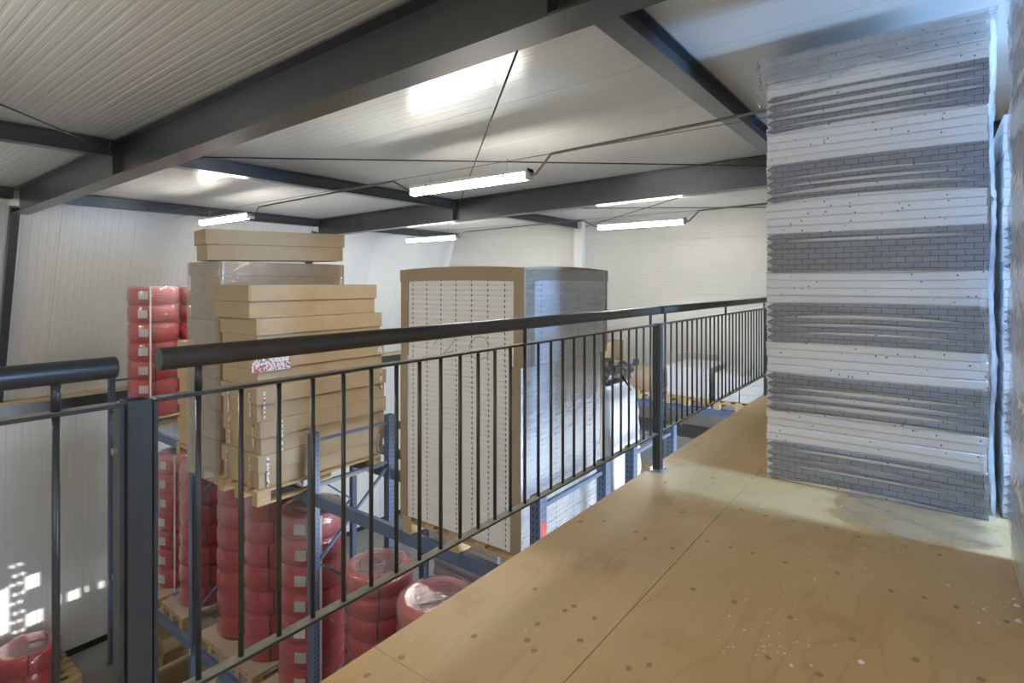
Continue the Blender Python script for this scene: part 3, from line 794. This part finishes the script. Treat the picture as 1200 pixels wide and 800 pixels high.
r1 = rack('blue pallet rack holding the cartons and red coils', FX, RX, YS, (L1Z, L2Z), {(0, 0), (1, 0), (0, 1)})
r2 = rack('blue pallet rack behind the carton rack', 4.84, 5.84, [7.83, 5.07, 2.27], (L1Z, L2Z), set())
r3 = rack('blue pallet rack along the white back wall', 9.45, 10.45, [7.6, 4.8, 2.0], (L1Z, L2Z + 0.06), set())
# red notice on the end upright, price-tag like plate on the second upright
MB().box(-0.031, 0.031, -UY / 2 - 0.003, -UY / 2 - 0.001, -0.30, -0.18).build('notice', 'red_label', r1, loc=(FX - (FX + RX) / 2, 2.27 - 10.88, UTOP - GROUND))
MB().box(-UX / 2 - 0.003, -UX / 2 - 0.001, -0.012, 0.02, 0.0, 0.09).build('tag_plate', 'paper', r1, loc=(FX - (FX + RX) / 2, 7.83 - 10.88, -3.72 - GROUND))

# ------------------------------------------------------------------ red pipe coils
coilme, strapme, lblme = {}, {}, None
def coil_meshes(R, h):
    key = (R, h)
    if key in coilme: return key
    r = R * 0.66; e = 0.055
    prof = []
    for cx, cz, a0 in ((R - e, e, -90), (R - e, h - e, 0), (r + e * .7, h - e * .7, 90), (r + e * .7, e * .7, 180)):
        rr = e if cx > (R + r) / 2 else e * .7
        for k in range(4):
            a = math.radians(a0 + 30 * k); prof.append((cx + rr * math.cos(a), cz + rr * math.sin(a)))
    coilme[key] = MB().lathe(prof, 36).mesh('pipe_coil', 'red_pipe', True)
    # strap: thin band around the section
    mb = MB(); k = 0
    off = [(p[0], p[1]) for p in prof]; cx, cz = (R + r) / 2, h / 2
    n = len(off)
    for s in (-0.008, 0.008):
        for (px, pz) in off:
            dx = 0.0035 if px > cx else -0.0035; dz = 0.0035 if pz > cz else -0.0035
            mb.v.append((px + dx, s, pz + (dz if abs(pz - cz) > h * 0.3 else 0)))
    for i in range(n):
        j = (i + 1) % n; mb.f.append((i, n + i, n + j, j))
    strapme[key] = mb.mesh('strap', 'black_strap')
    return key
def coil(loc, R, h, rot, lab, group, straps=3, label_ang=None):
    global lblme
    key = coil_meshes(R, h)
    o = link('pipe_coil', coilme[key], None, loc, (0, 0, rot)); tag(o, lab, 'pipe coil', group)
    for k in range(straps):
        link('strap', strapme[key], o, (0, 0, 0), (0, 0, 2 * math.pi * k / straps + 0.3))
    if label_ang is not None:
        mb = MB(); nn = 6
        for i in range(nn + 1):
            a = label_ang - rot + (i / nn - 0.5) * 0.13 / R
            for zz in (h * 0.30, h * 0.30 + 0.12): mb.v.append(((R + 0.005) * math.cos(a), (R + 0.005) * math.sin(a), zz))
        for i in range(nn): mb.f.append((2 * i, 2 * i + 2, 2 * i + 3, 2 * i + 1))
        mb.build('paper_label', 'paper', o)
    return o
def film_tube(name, lab, cx, cy, z0, R, h, n, mat='film_coil', top=True, rnd=1):
    """stretch film hugging a stack of n coils of height h"""
    Rn = random.Random(rnd); mb = MB(); NA = 40; rows_ = []
    for i in range(n):
        for k, q in ((0.0, 0.955), (0.12, 1.005), (0.5, 1.015), (0.88, 1.005)): rows_.append(((i + k) * h, R * q + 0.006))
    rows_.append((n * h + 0.002, R * 0.95)); rows_.append((n * h + 0.005, R * 0.80)); rows_.append((n * h + 0.002, R * 0.55)); rows_.append((n * h - 0.004, 0.02))
    rows_.insert(0, (-0.03, R * 1.06)); rows_.insert(0, (-0.07, R * 1.12))
    for (zz, rr) in rows_:
        for j in range(NA):
            a = 2 * math.pi * j / NA; q = rr * (1 + Rn.gauss(0, 0.0035))
            mb.v.append((q * math.cos(a), q * math.sin(a), zz))
    for i in range(len(rows_) - 1):
        for j in range(NA):
            j2 = (j + 1) % NA; mb.f.append((i * NA + j, i * NA + j2, (i + 1) * NA + j2, (i + 1) * NA + j))
    o = mb.build(name, mat, None, True, (cx, cy, z0)); tag(o, lab, 'plastic film', 'stretch film around coil stacks'); return o
def coil_stack(cx, cy, z0, R, h, n, where, group, labels=None, rnd=0, white=None, strap_off=None):
    Rn = random.Random(rnd)
    for i in range(n):
        jx, jy = Rn.uniform(-.008, .008), Rn.uniform(-.008, .008)
        pos = 'topmost' if i == n - 1 else ('lowest' if i == 0 else ORD[n - 1 - i] + ' from top')
        coil((cx + jx, cy + jy, z0 + i * h), R, h - 0.002, math.atan2(-cy, -cx) - 0.3 + (strap_off if strap_off is not None else 0.0) + Rn.uniform(-.14, .14), 'red pipe coil, %s, stack %s' % (pos, where), group, 3, labels)
    film_tube('stretch_film', 'clear stretch film around the coil stack %s' % where, cx, cy, z0, R, h, n, rnd=rnd + 5)
    if white:
        p = Vector((math.cos(white), math.sin(white), 0)) * (R + 0.028)
        s = MB(); s.box(-0.004, 0.004, -0.011, 0.011, -0.02, n * h)
        o = s.build('strapping_band', 'white_strap', None, False, (cx + p.x, cy + p.y, z0)); o.rotation_euler = (0, 0, white)
        tag(o, 'white vertical strapping band on the coil stack %s' % where, 'strapping', 'white straps on coil stacks')
ZP1 = L1Z + PH; ZP2 = L2Z + PH
CR, CH = 0.345, 0.288
S = [  # px of the visible stack centre, centre X, label, labels, white band
    (9.42, 'right of the thick railing post', 3.45, 4.05, 7),
    (8.60, 'behind the second blue upright', None, None, 7),
    (7.43, 'third from the left wall, lower shelf', None, None, 7),
    (6.72, 'standing under the pallet of open cartons', None, None, 7),
    (5.86, 'with paper labels at the third blue upright', 3.75, 4.35, 7),
]
CXS = 3.80
for k, (cy, wh, lb, wt, n) in enumerate(S):
    pallet('wooden pallet under the coil stack ' + wh, CXS + 0.10, cy, L1Z, 1.16, 0.72, 'pallets under coil stacks', slip=True)
    coil_stack(CXS, cy, ZP1 + 0.0035, CR if k < 4 else 0.37, CH, n, wh, 'red coils on the lower shelf', lb, k + 1, wt, (-0.35, 0.1, 0.0, -0.1, 0.1)[k])
for k, (cy, wh, n, h) in enumerate([(4.655, 'left of the two open-topped ones', 8, 0.212), (3.80, 'right of the two open-topped ones', 8, 0.205)]):
    pallet('wooden pallet under the coil stack ' + wh, CXS + 0.10, cy, L1Z, 1.16, 0.74, 'pallets under coil stacks', slip=True)
    coil_stack(CXS, cy, ZP1 + 0.0035, 0.345 if k == 0 else 0.375, h, n, wh, 'red coils on the lower shelf', None, 20 + k)
# red coils on the upper shelf against the wall
pallet('wooden pallet under the red coils on the upper shelf', 3.80, 9.64, L2Z, 1.4, 0.8, 'pallets under coil stacks')
coil_stack(3.47, 9.62, ZP2 + 0.002, 0.335, 0.2815, 7, 'in front on the upper shelf', 'red coils on the upper shelf', 3.95, 41, 4.25)
coil_stack(4.16, 9.60, ZP2 + 0.002, 0.335, 0.2815, 7, 'behind on the upper shelf', 'red coils on the upper shelf', 4.0, 42)
# coils on the floor by the left wall
pallet('wooden pallet on the concrete floor under two red coils', 2.34, 11.10, GROUND, 1.0, 0.9, 'pallets on the ground floor')
coil_stack(2.27, 11.13, GROUND + PH + 0.002, 0.40, 0.29, 2, 'on the concrete floor by the left wall', 'red coils on the ground floor', None, 51)

# ------------------------------------------------------------------ cartons
def carton(x0, x1, y0, y1, z0, h, lab, group, mat='cardboard', rzd=0.0, tapes=(), tilt=0.0, split=0.52, seam=True, lidmat=None):
    cx, cy = (x0 + x1) / 2, (y0 + y1) / 2; a, b = (x1 - x0) / 2, (y1 - y0) / 2
    t = thing('carton', lab, 'carton', (cx, cy, z0), math.radians(rzd), group)
    t.rotation_euler = (0, math.radians(tilt), math.radians(rzd))
    MB().bbox(-a + 0.018, a - 0.018, -b + 0.018, b - 0.018, 0, h * split + 0.012, 0.004).build('tray', mat, t)
    l = MB().bbox(-a, a, -b, b, h * split - 0.004, h - 0.001, 0.004).build('lid', lidmat or mat, t)
    if seam:      # glued overlap flap on the long side of the lid
        MB().bbox(-a + 0.02, -a + 0.28, -b - 0.003, -b, h * split - 0.002, h - 0.004, 0.001).build('overlap_flap', lidmat or mat, l)
    for (side, pos, za, zb_, wd) in tapes:
        if side == 'y': mb = MB().box(-a + pos - wd / 2, -a + pos + wd / 2, -b - 0.0045, -b - 0.0008, max(0.0, za) * h, zb_ * h)
        else: mb = MB().box(-a - 0.0045, -a - 0.0008, -b + pos - wd / 2, -b + pos + wd / 2, za * h, zb_ * h)
        mb.build('printed_tape', 'tape', t)
    return t
H1 = 0.333
pallet('wooden pallet under the loose cartons', 3.50, 5.56, L2Z, 1.5, 0.78, 'pallets under cartons')
tp = [('x', 0.15, .1, .9, .024), ('x', 0.62, .1, .9, .024), ('y', 0.10, .05, .95, .026), ('y', 1.46, .1, .9, .026)]
spec = [(2.775, 4.335, 5.20, 5.94, 0.0, tp), (2.785, 4.345, 5.19, 5.93, 0.5, [('x', .13, .1, .9, .024), ('x', .6, .1, .9, .024), ('y', .22, -.2, .95, .03)]),
        (2.755, 4.335, 5.18, 5.92, -0.6, [('x', .12, .1, .9, .022), ('x', .56, .1, .9, .024), ('y', .08, .1, .9, .022), ('y', 1.50, .3, 1.0, .03)]),
        (2.765, 4.33, 5.21, 5.95, 0.2, [('y', .15, .45, .98, .40), ('y', 1.50, .5, .95, .07)]), (2.775, 4.325, 5.24, 5.98, 0.4, []), (2.715, 4.30, 5.30, 6.00, 1.2, [])]
nm = ['bottom', 'second', 'third', 'fourth', 'fifth', 'top']
for i, (x0, x1, y0, y1, rr, tps) in enumerate(spec):
    carton(x0, x1, y0, y1, ZP2 + i * H1, H1 - 0.001, 'long brown lidded carton, %s of the loose pile on the upper shelf' % (nm[i] if i in (0, 5) else nm[i] + ' from below'), 'cartons of the loose pile', 'cardboard', rr, tps)
H2 = 0.322
pallet('wooden pallet under the film-wrapped cartons', 3.55, 6.45, L2Z, 1.5, 0.76, 'pallets under cartons')
for i in range(7):
    carton(2.81, 4.36, 6.07, 6.80, ZP2 + i * H2, H2 - 0.001, 'brown carton under stretch film, %s of the tall wrapped pile' % ('lowest' if i == 0 else 'topmost' if i == 6 else ORD[i] + ' from below'), 'cartons of the wrapped pile', 'cardboard', 0.3 * (-1) ** i)
carton(2.72, 4.30, 5.99, 6.42, ZP2 + 7 * H2 + 0.019, 0.335, 'brown lidded carton lying askew on top of the wrapped pile', 'cartons of the wrapped pile', 'cardboard', -9.0, [], -1.2)
fm = MB(); a, b, hh = 0.785, 0.372, 7 * H2
def around(u, v):
    per = 2 * (a + b); s = u * per * 2
    if s < 2 * b: p = (-a - .008, b - s)
    elif s < 2 * b + 2 * a: p = (-a + (s - 2 * b), -b - .008)
    elif s < 4 * b + 2 * a: p = (a + .008, -b + (s - 2 * b - 2 * a))
    else: p = (a - (s - 4 * b - 2 * a), b + .008)
    return (p[0], p[1], hh - 0.005 - (hh + 0.13) * v)
crumple(fm, around, 92, 40, 0.002, 71)
tag(fm.build('stretch_film', 'film_box', None, True, (3.585, 6.435, ZP2)), 'crinkled stretch film around the tall carton pile', 'plastic film')
pallet('wooden pallet under the farther wrapped cartons', 3.66, 7.28, L2Z, 1.3, 0.72, 'pallets under cartons')
for i in range(4):
    carton(3.02, 4.30, 6.93, 7.64, ZP2 + i * H2, H2 - 0.001, 'pale brown carton, %s of the low pile behind the wrapped cartons' % (['lowest', 'second from below', 'third from below', 'topmost'][i]), 'cartons of the low pile', 'cardboard_light')

# ------------------------------------------------------------------ bundles of white notched panels (upper shelf, near bay)
def bundle(lab, x0, x1, y0, y1, z0, n, th, guards, rzd, rnd, top_bulge=0.0):
    R = random.Random(rnd); cx, cy = (x0 + x1) / 2, (y0 + y1) / 2; a, b = (x1 - x0) / 2, (y1 - y0) / 2
    t = thing('panel_bundle', lab, 'panel bundle', (cx, cy, z0), math.radians(rzd), 'white panel bundles')
    pm = MB().bbox(-a, a, -b, b, -th / 2 + 0.0004, th / 2 - 0.0004, 0.0045).mesh('panel', 'notched_panel')
    for i in range(n): link('panel', pm, t, (R.uniform(-.003, .003), R.uniform(-.003, .003), (i + 0.5) * th))
    h = n * th
    for g in guards:
        mb = MB()
        if g == 'top':
            e = 0.012
            NS = 12
            def rim(p, q, nrm):
                p, q, nrm = Vector(p), Vector(q), Vector(nrm); k = len(mb.v)
                for i in range(NS + 1):
                    s = i / NS; c = p.lerp(q, s); bu = 4 * s * (1 - s) * top_bulge
                    for (o_, z_) in ((0.0, h - 0.095 + bu * .5), (0.0, h + 0.006 + bu), (-0.09, h + 0.007 + bu), (-0.09, h + 0.001), (-.006, h + .001 + bu * .9), (-.006, h - 0.095 + bu * .5)):
                        mb.v.append(tuple(c + nrm * o_ + Vector((0, 0, z_))))
                for i in range(NS):
                    for j in range(6):
                        j2 = (j + 1) % 6; mb.f.append((k + i * 6 + j, k + i * 6 + j2, k + i * 6 + 6 + j2, k + i * 6 + 6 + j))
            for (p, q, nr) in (((-a - e, -b - e, 0), (-a - e, b + e, 0), (-1, 0, 0)), ((-a - e, -b - e, 0), (a + e, -b - e, 0), (0, -1, 0)), ((a + e, -b - e, 0), (a + e, b + e, 0), (1, 0, 0)), ((-a - e, b + e, 0), (a + e, b + e, 0), (0, 1, 0))):
                mb = MB(); rim(p, q, nr); mb.build('edge_guard', 'kraft', t)
            continue
        sx, sy = g[0], g[1]; wx, wy = g[2], g[3]; h0, h1 = g[4] * h, g[5] * h
        X, Y = sx * a, sy * b; e = 0.007
        if wx > 0: mb.box(min(X, X - sx * wx) - (e if sx < 0 else 0) * 0, max(X, X - sx * wx), *(sorted((Y + sy * 0.001, Y + sy * e))), h0, h1)
        if wy > 0: mb.box(*(sorted((X + sx * 0.001, X + sx * e))), *(sorted((Y + sy * e, Y - sy * wy))), h0, h1)
        mb.build('corner_guard', 'kraft', t)
    fm = MB()
    def ar(u, v):
        s = u * 4
        P4 = [(-a, b), (-a, -b), (a, -b), (a, b), (-a, b)]; i = min(3, int(s)); f_ = s - i; e = 0.016
        N4 = [(-1, 0), (0, -1), (1, 0), (0, 1)]
        return (P4[i][0] * (1 - f_) + P4[i + 1][0] * f_ + N4[i][0] * e, P4[i][1] * (1 - f_) + P4[i + 1][1] * f_ + N4[i][1] * e, h * v)
    crumple(fm, lambda u, v: ar(u * 0.5 + 0.25, v), 40, 30, 0.0025, rnd + 50)
    fm.build('film_wrap', 'film_panel', t, True)
    return t
BX0, BX1, BY0, BY1 = 3.27, 4.55, 2.43, 3.70
pallet('wooden pallet under the white panel bundles', 3.88, 3.06, L2Z, 1.26, 1.2, 'pallets under cartons')
bl = bundle('lower tall bundle of white panels on a pallet behind the railing', BX0, BX1, BY0, BY1, ZP2 + 0.002, 35, 0.0397,
       [(-1, -1, 0, .09, 0, 1), (-1, 1, .08, .075, 0, 1), (1, -1, .02, .02, 0, 1)], 1.0, 81)
bu = bundle('upper bundle of white panels edged with brown card', BX0 - 0.005, BX1 + 0.01, BY0 - 0.045, BY1 - 0.01, ZP2 + 0.002 + 35 * 0.0397, 18, 0.0405,
       [(-1, -1, .13, .09, 0, .88), (-1, 1, .08, .085, 0, .88), (1, -1, .045, .05, 0, .88), 'top'], 0.5, 82, 0.02)
# hand-written 20 on the left face of the upper bundle
hw = MB(); 
def stroke(pts): hw.tube(pts, 0.0022, 5)
fx = -(BX1 - BX0 + .015) / 2 - 0.006
def fp(px, py):
    p = on_x(px, py, BX0 - 0.012); return (fx, p.y - (BY0 - 0.045 + BY1 - 0.01) / 2, p.z - (ZP2 + 35 * 0.0397))
stroke([fp(*q) for q in ((508, 405), (510, 400), (515, 396), (522, 394), (529, 393), (533, 395), (531, 400), (526, 407), (521, 412), (519, 414), (524, 413), (531, 411))])
stroke([fp(*q) for q in ((556, 396), (551, 401), (549, 408), (550, 415), (555, 420), (563, 421), (570, 418), (572, 411), (571, 403), (568, 397), (562, 394), (556, 396))])
hw.build('handwritten_20', 'pencil', bu)

# ------------------------------------------------------------------ wrapped pallet and duct behind, other goods
wp = thing('wrapped_load', 'pallet load wrapped in white film behind the panel bundles', 'wrapped load', (5.15, 2.85, ZP2))
mb = MB()
def lump(u, v):
    ang = u * 2 * math.pi; r = 1 / max(abs(math.cos(ang)), abs(math.sin(ang))) ** 0.8
    k = 1 - 0.10 * v - (0.15 if v > 0.93 else 0)
    return (0.36 * r * math.cos(ang) * k, 0.42 * r * math.sin(ang) * k, 1.0 * v)
crumple(mb, lump, 40, 18, 0.006, 91); k = len(mb.v)
mb.f.append(tuple(i * 19 + 18 for i in range(40)))
mb.build('wrapped_goods', 'white_wrapped', wp, True)
pallet('wooden pallet under the white wrapped load', 5.30, 2.85, L2Z, 1.2, 0.8, 'pallets at the rear')
# corrugated flexible duct lying on top
d = thing('flexible_duct', 'black and grey crinkled duct coiled on the wrapped load', 'duct', (5.15, 2.72, ZP2 + 1.02))
mb = MB(); pts = []; rads = []
for i in range(90):
    a = -0.9 + i / 89 * 4.7; pts.append((-0.02 + 0.36 * math.cos(a), 0.10 + 0.27 * math.sin(a), 0.085 + 0.035 * i / 89)); rads.append(0.078 + (0.008 if i % 2 else -0.004))
mb.tube(pts, 0.08, 14, True, rads); mb.build('ribbed_tube', 'duct_skin', d, False)
mb = MB(); pts = [(-0.30 + 0.55 * i / 30, -0.12 + 0.05 * math.sin(i / 7), 0.07) for i in range(31)]
mb.tube(pts, 0.07, 12, True, [0.072 + (0.007 if i % 2 else -0.004) for i in range(31)]); mb.build('ribbed_tube', 'duct_skin', d, False)
MB().tube([(0.0, -0.2, 0.06), (-0.02, -0.27, -0.02), (0.03, -0.29, -0.09)], 0.012, 6, True, [0.014, 0.01, 0.004]).build('loose_end', 'black_strap', d)

ZP3 = L2Z + 0.06 + PH
def plain_stack(name, lab, cat, x0, x1, y0, y1, z0, n, h, mat, part='slab', group=None, jit=0.006):
    t = thing(name, lab, cat, ((x0 + x1) / 2, (y0 + y1) / 2, z0), group=group)
    a, b = (x1 - x0) / 2, (y1 - y0) / 2
    me_ = MB().bbox(-a, a, -b, b, 0.0006, h - 0.0006, 0.004).mesh(part, mat); R = random.Random(len(lab))
    for i in range(n): link(part, me_, t, (R.uniform(-jit, jit), R.uniform(-jit, jit), i * h))
    return t
# goods on the rack along the back wall
pallet('wooden pallet under the white slab stack', 9.98, 3.38, L2Z + 0.06, 1.2, 0.8, 'pallets at the rear')
plain_stack('slab_stack', 'white slab stack on the rear blue beam', 'slab stack', 9.42, 10.5, 3.02, 3.74, ZP3, 6, 0.085, 'white_wrapped', group='white goods at the rear')
pallet('wooden pallet under the white cartons beside the far post', 9.98, 2.52, L2Z + 0.06, 1.2, 0.8, 'pallets at the rear')
t = thing('white_cartons', 'block of small white cartons behind the far railing post', 'cartons', (9.98, 2.52, ZP3))
wm = MB().bbox(-0.28, 0.28, -0.20, 0.20, 0.001, 0.150, 0.004).mesh('carton_box', 'white_wrapped')
for i in range(2):
    for j in range(2):
        for k in range(3): link('carton_box', wm, t, (-0.285 + 0.57 * i, -0.21 + 0.42 * j, k * 0.151))
pallet('wooden pallet under the brown carton at the rear', 9.98, 4.28, L2Z + 0.06, 1.2, 0.8, 'pallets at the rear')
carton(9.50, 10.4, 4.0, 4.6, ZP3, 0.36, 'brown carton on the rear rack beside the white slabs', 'cartons on the rear rack', 'cardboard')
plain_stack('sheet_stack', 'grey sheet stack behind the white slabs', 'sheet stack', 10.55, 10.9, 3.3, 4.0, ZP3 - .02, 12, 0.05, 'grey_sheet', 'sheet')
pallet('wooden pallet under the open cartons at the rear', 9.98, 5.45, L2Z + 0.06, 1.2, 0.8, 'pallets at the rear')
carton(9.50, 10.4, 5.05, 5.9, ZP3, 0.80, 'brown carton carrying the wooden board on the rear rack', 'cartons on the rear rack', 'cardboard')
bd = thing('wooden_board', 'upright pale wooden board with a white sheet on the rear rack', 'board', (9.75, 5.42, ZP3 + 0.80))
MB().bbox(-0.02, 0.02, -0.18, 0.18, 0.0, 0.46, 0.003).build('plank', 'board_wood', bd)
MB().box(-0.026, -0.021, -0.02, 0.08, 0.10, 0.26).build('paper_sheet', 'paper', bd)
MB().bar((-0.03, -0.06, 0.06), (-0.03, -0.14, 0.27), 0.02, 0.02).build('batten', 'timber', bd)
# stand-in boxes below: the shade there is put into their dark grey
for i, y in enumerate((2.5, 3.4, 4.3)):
    t = thing('shade_box', 'dark grey stand-in box for shade, %s under the rear rack beam' % ['nearest the far post,', 'in the middle,', 'farthest left,'][i], 'covered load', (9.95, y, L1Z), group='shade stand-ins at the rear')
    MB().bbox(-0.5, 0.5, -0.43, 0.43, 0.15, 2.1, 0.03).build('cover', 'shade_grey', t)
    MB().bbox(-0.48, 0.48, -0.41, 0.41, 0.0, 0.148, 0.004).build('base', 'pallet_wood', t)

# goods glimpsed between cartons and panel bundles (middle rack, upper and lower shelf)
pallet('wooden pallet under the black crates', 5.35, 4.40, L2Z, 1.2, 0.8, 'pallets at the rear')
t = plain_stack('crate_stack', 'stack of black flat crates between cartons and bundles', 'crate stack', 4.80, 5.85, 4.05, 4.78, ZP2 + 0.30, 5, 0.075, 'dark_box', 'crate')
carton(4.80, 5.85, 4.04, 4.80, ZP2, 0.298, 'printed brown carton under the black flat crates', 'cartons on the middle rack', 'cardboard', tapes=[('x', .35, .35, .75, .3)])
t = plain_stack('sheet_stack', 'grey sheets on top of the black flat crates', 'sheet stack', 4.82, 5.80, 4.1, 4.75, ZP2 + 0.30 + 5 * 0.075, 3, 0.045, 'grey_sheet', 'sheet')
plain_stack('sheet_stack', 'tall grey sheet stack on the lower shelf of the middle rack', 'sheet stack', 4.85, 5.8, 3.9, 4.9, L1Z, 30, 0.06, 'grey_sheet', 'sheet', jit=0.02)
for i in range(3):
    o = MB().lathe([(0.30 + 0.05 * math.cos(q), 0.05 + 0.05 * math.sin(q)) for q in [k * math.pi / 4 for k in range(8)]], 30).build('hose_coil', 'black_strap', None, True, (5.3, 3.53, L1Z + 1.70 + i * 0.10))
    tag(o, 'black hose coil, %s of three behind the red coils' % ['lowest', 'middle', 'topmost'][i], 'hose coil', 'black hose coils')
plain_stack('sheet_stack', 'grey block stack under the black hose coils', 'sheet stack', 4.9, 5.7, 3.2, 3.88, L1Z, 24, 0.07, 'grey_sheet', 'sheet')
# ground floor goods beneath the lower shelf
pallet('wooden pallet on the ground under brown cartons', 3.95, 9.55, GROUND, 1.2, 0.9, 'pallets on the ground floor')
for i in range(3):
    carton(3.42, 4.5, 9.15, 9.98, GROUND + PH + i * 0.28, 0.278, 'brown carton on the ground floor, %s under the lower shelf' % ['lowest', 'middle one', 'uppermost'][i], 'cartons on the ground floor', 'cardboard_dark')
t = thing('open_carton', 'open brown carton on the ground by the second upright', 'carton', (3.45, 8.55, GROUND))
for (x0, x1, y0, y1) in ((-.32, -.313, -.30, .30), (.313, .32, -.30, .30), (-.313, .313, -.30, -.293), (-.313, .313, .293, .30)):
    MB().box(x0, x1, y0, y1, 0.006, 0.78).build('side', 'cardboard', t)
MB().box(-.32, .32, -.30, .30, 0, 0.006).build('bottom', 'cardboard', t)
o = MB().bar((-.33, -.30, .78), (-.33, .30, .78), 0.005, 0.005)
fl = MB(); fl.v += [(-.32, -.30, .78), (-.32, .30, .78), (-.48, .30, .70), (-.48, -.30, .70), (-.32, -.30, .786), (-.32, .30, .786), (-.48, .30, .706), (-.48, -.30, .706)]
fl.f += [(3, 2, 1, 0), (4, 5, 6, 7), (0, 1, 5, 4), (1, 2, 6, 5), (2, 3, 7, 6), (3, 0, 4, 7)]; fl.build('flap', 'cardboard', t)
t = thing('tool_case', 'pale blue-grey plastic case beside the open carton', 'case', (3.60, 7.42, GROUND))
MB().bbox(-.30, .30, -.26, .26, 0, .34, .02).build('case_body', 'blue_tool', t); MB().bbox(-.305, .305, -.265, .265, .345, .55, .02).build('case_lid', 'blue_tool', t)
for q in (-.12, .12): MB().bbox(-.315, -.30, q - .03, q + .03, .28, .40, .003).build('latch', 'dark_box', t)
carton(3.30, 3.75, 10.25, 10.75, GROUND, 0.60, 'small brown carton at the foot of the first upright', 'cartons on the ground floor', 'cardboard')

# ------------------------------------------------------------------ lamps and cables
LAMPS = [(4.0, 3.60, 'fluorescent lamp nearest the viewer, hanging before the far roof beam'), (4.0, 8.45, 'fluorescent lamp hanging above the red coils at left'),
         (8.45, 8.62, 'small far fluorescent lamp above the panel bundles'), (8.45, 3.82, 'fluorescent lamp hanging before the white back wall'),
         (-0.6, 3.67, 'added unseen fill lamp behind the viewer above the void'), (-0.6, 8.45, 'added unseen fill lamp behind the viewer by the left wall'), (-2.4, -1.0, 'added unseen fill lamp above the mezzanine behind the viewer')]  # these three are unseen lamps, added to brighten the near side
LZ = 2.14
for (x, y, lab) in LAMPS:
    t = thing('fluorescent_lamp', lab, 'lamp', (x, y, LZ - 0.022), group='hanging fluorescent lamps')
    L = 1.52 / 2
    hp = [(-0.056, 0.066), (-0.045, 0.10), (0.045, 0.10), (0.056, 0.066)]
    MB().prism(hp, -L, L, 'y').build('housing', 'lamp_body', t)
    dp = [(-0.051, 0.065)] + [(0.052 * math.cos(a), 0.055 + 0.058 * math.sin(a)) for a in [math.pi + k * math.pi / 8 for k in range(9)]] + [(0.051, 0.065)]
    smooth_angle(MB().prism(dp, -L + 0.03, L - 0.03, 'y').build('diffuser', 'lamp_light', t), 40)
    for s in (-1, 1):
        MB().bbox(-0.056, 0.056, *sorted((s * L, s * (L - 0.03))), -0.004, 0.10, 0.008).build('end_cap', 'lamp_body', t)
        MB().bar((0, s * 0.5, 0.10), (0, s * 0.5, 0.2275 if x < 8 else roof(y + s * 0.5) - LZ + 0.045), 0.004, 0.004).build('hanger', 'galvanised', t)
        for q in (-0.5, 0, 0.5):
            if s > 0: MB().box(-0.060, -0.053, q - 0.012, q + 0.012, 0.03, 0.075).build('clip', 'galvanised', t)
def cable(pts, r, lab, name='cable'):
    o = MB().tube(pts, r, 6).build(name, 'cable_grey', None, True); tag(o, lab, 'cable', 'lamp cables'); return o
def cz(y): return roof(y) - 0.33
Le = 0.76
for (x, ys, n_) in ((4.0, (8.45, 3.60), 'near'), (8.45, (8.62, 3.82), 'far')):
    ya, yb = ys
    cable([(x, ya - Le, LZ + 0.02), (x, ya - Le - 0.10, LZ + 0.02), (x, ya - Le - 0.22, cz(ya - .9)), (x, yb + Le + 0.30, cz(yb + 1.0)), (x, yb + Le + 0.10, LZ + 0.06), (x, yb + Le, LZ + 0.02)], 0.010, 'grey cable linking the two %s lamps' % n_)
    cable([(x, yb - Le, LZ + 0.02), (x, yb - Le - 0.06, LZ + 0.022), (x, yb - Le - 0.22, cz(yb - 1) - 0.022), (x, 0.9, cz(.9)), (x, 0.84, cz(.85))], 0.012, 'grey cable running from the %s lamp towards the tall stack' % n_)
    cable([(x, 0.86, cz(4)), (x, 10.2, cz(4))], 0.003, 'thin suspension wire carrying the %s lamps' % n_, 'suspension_wire')
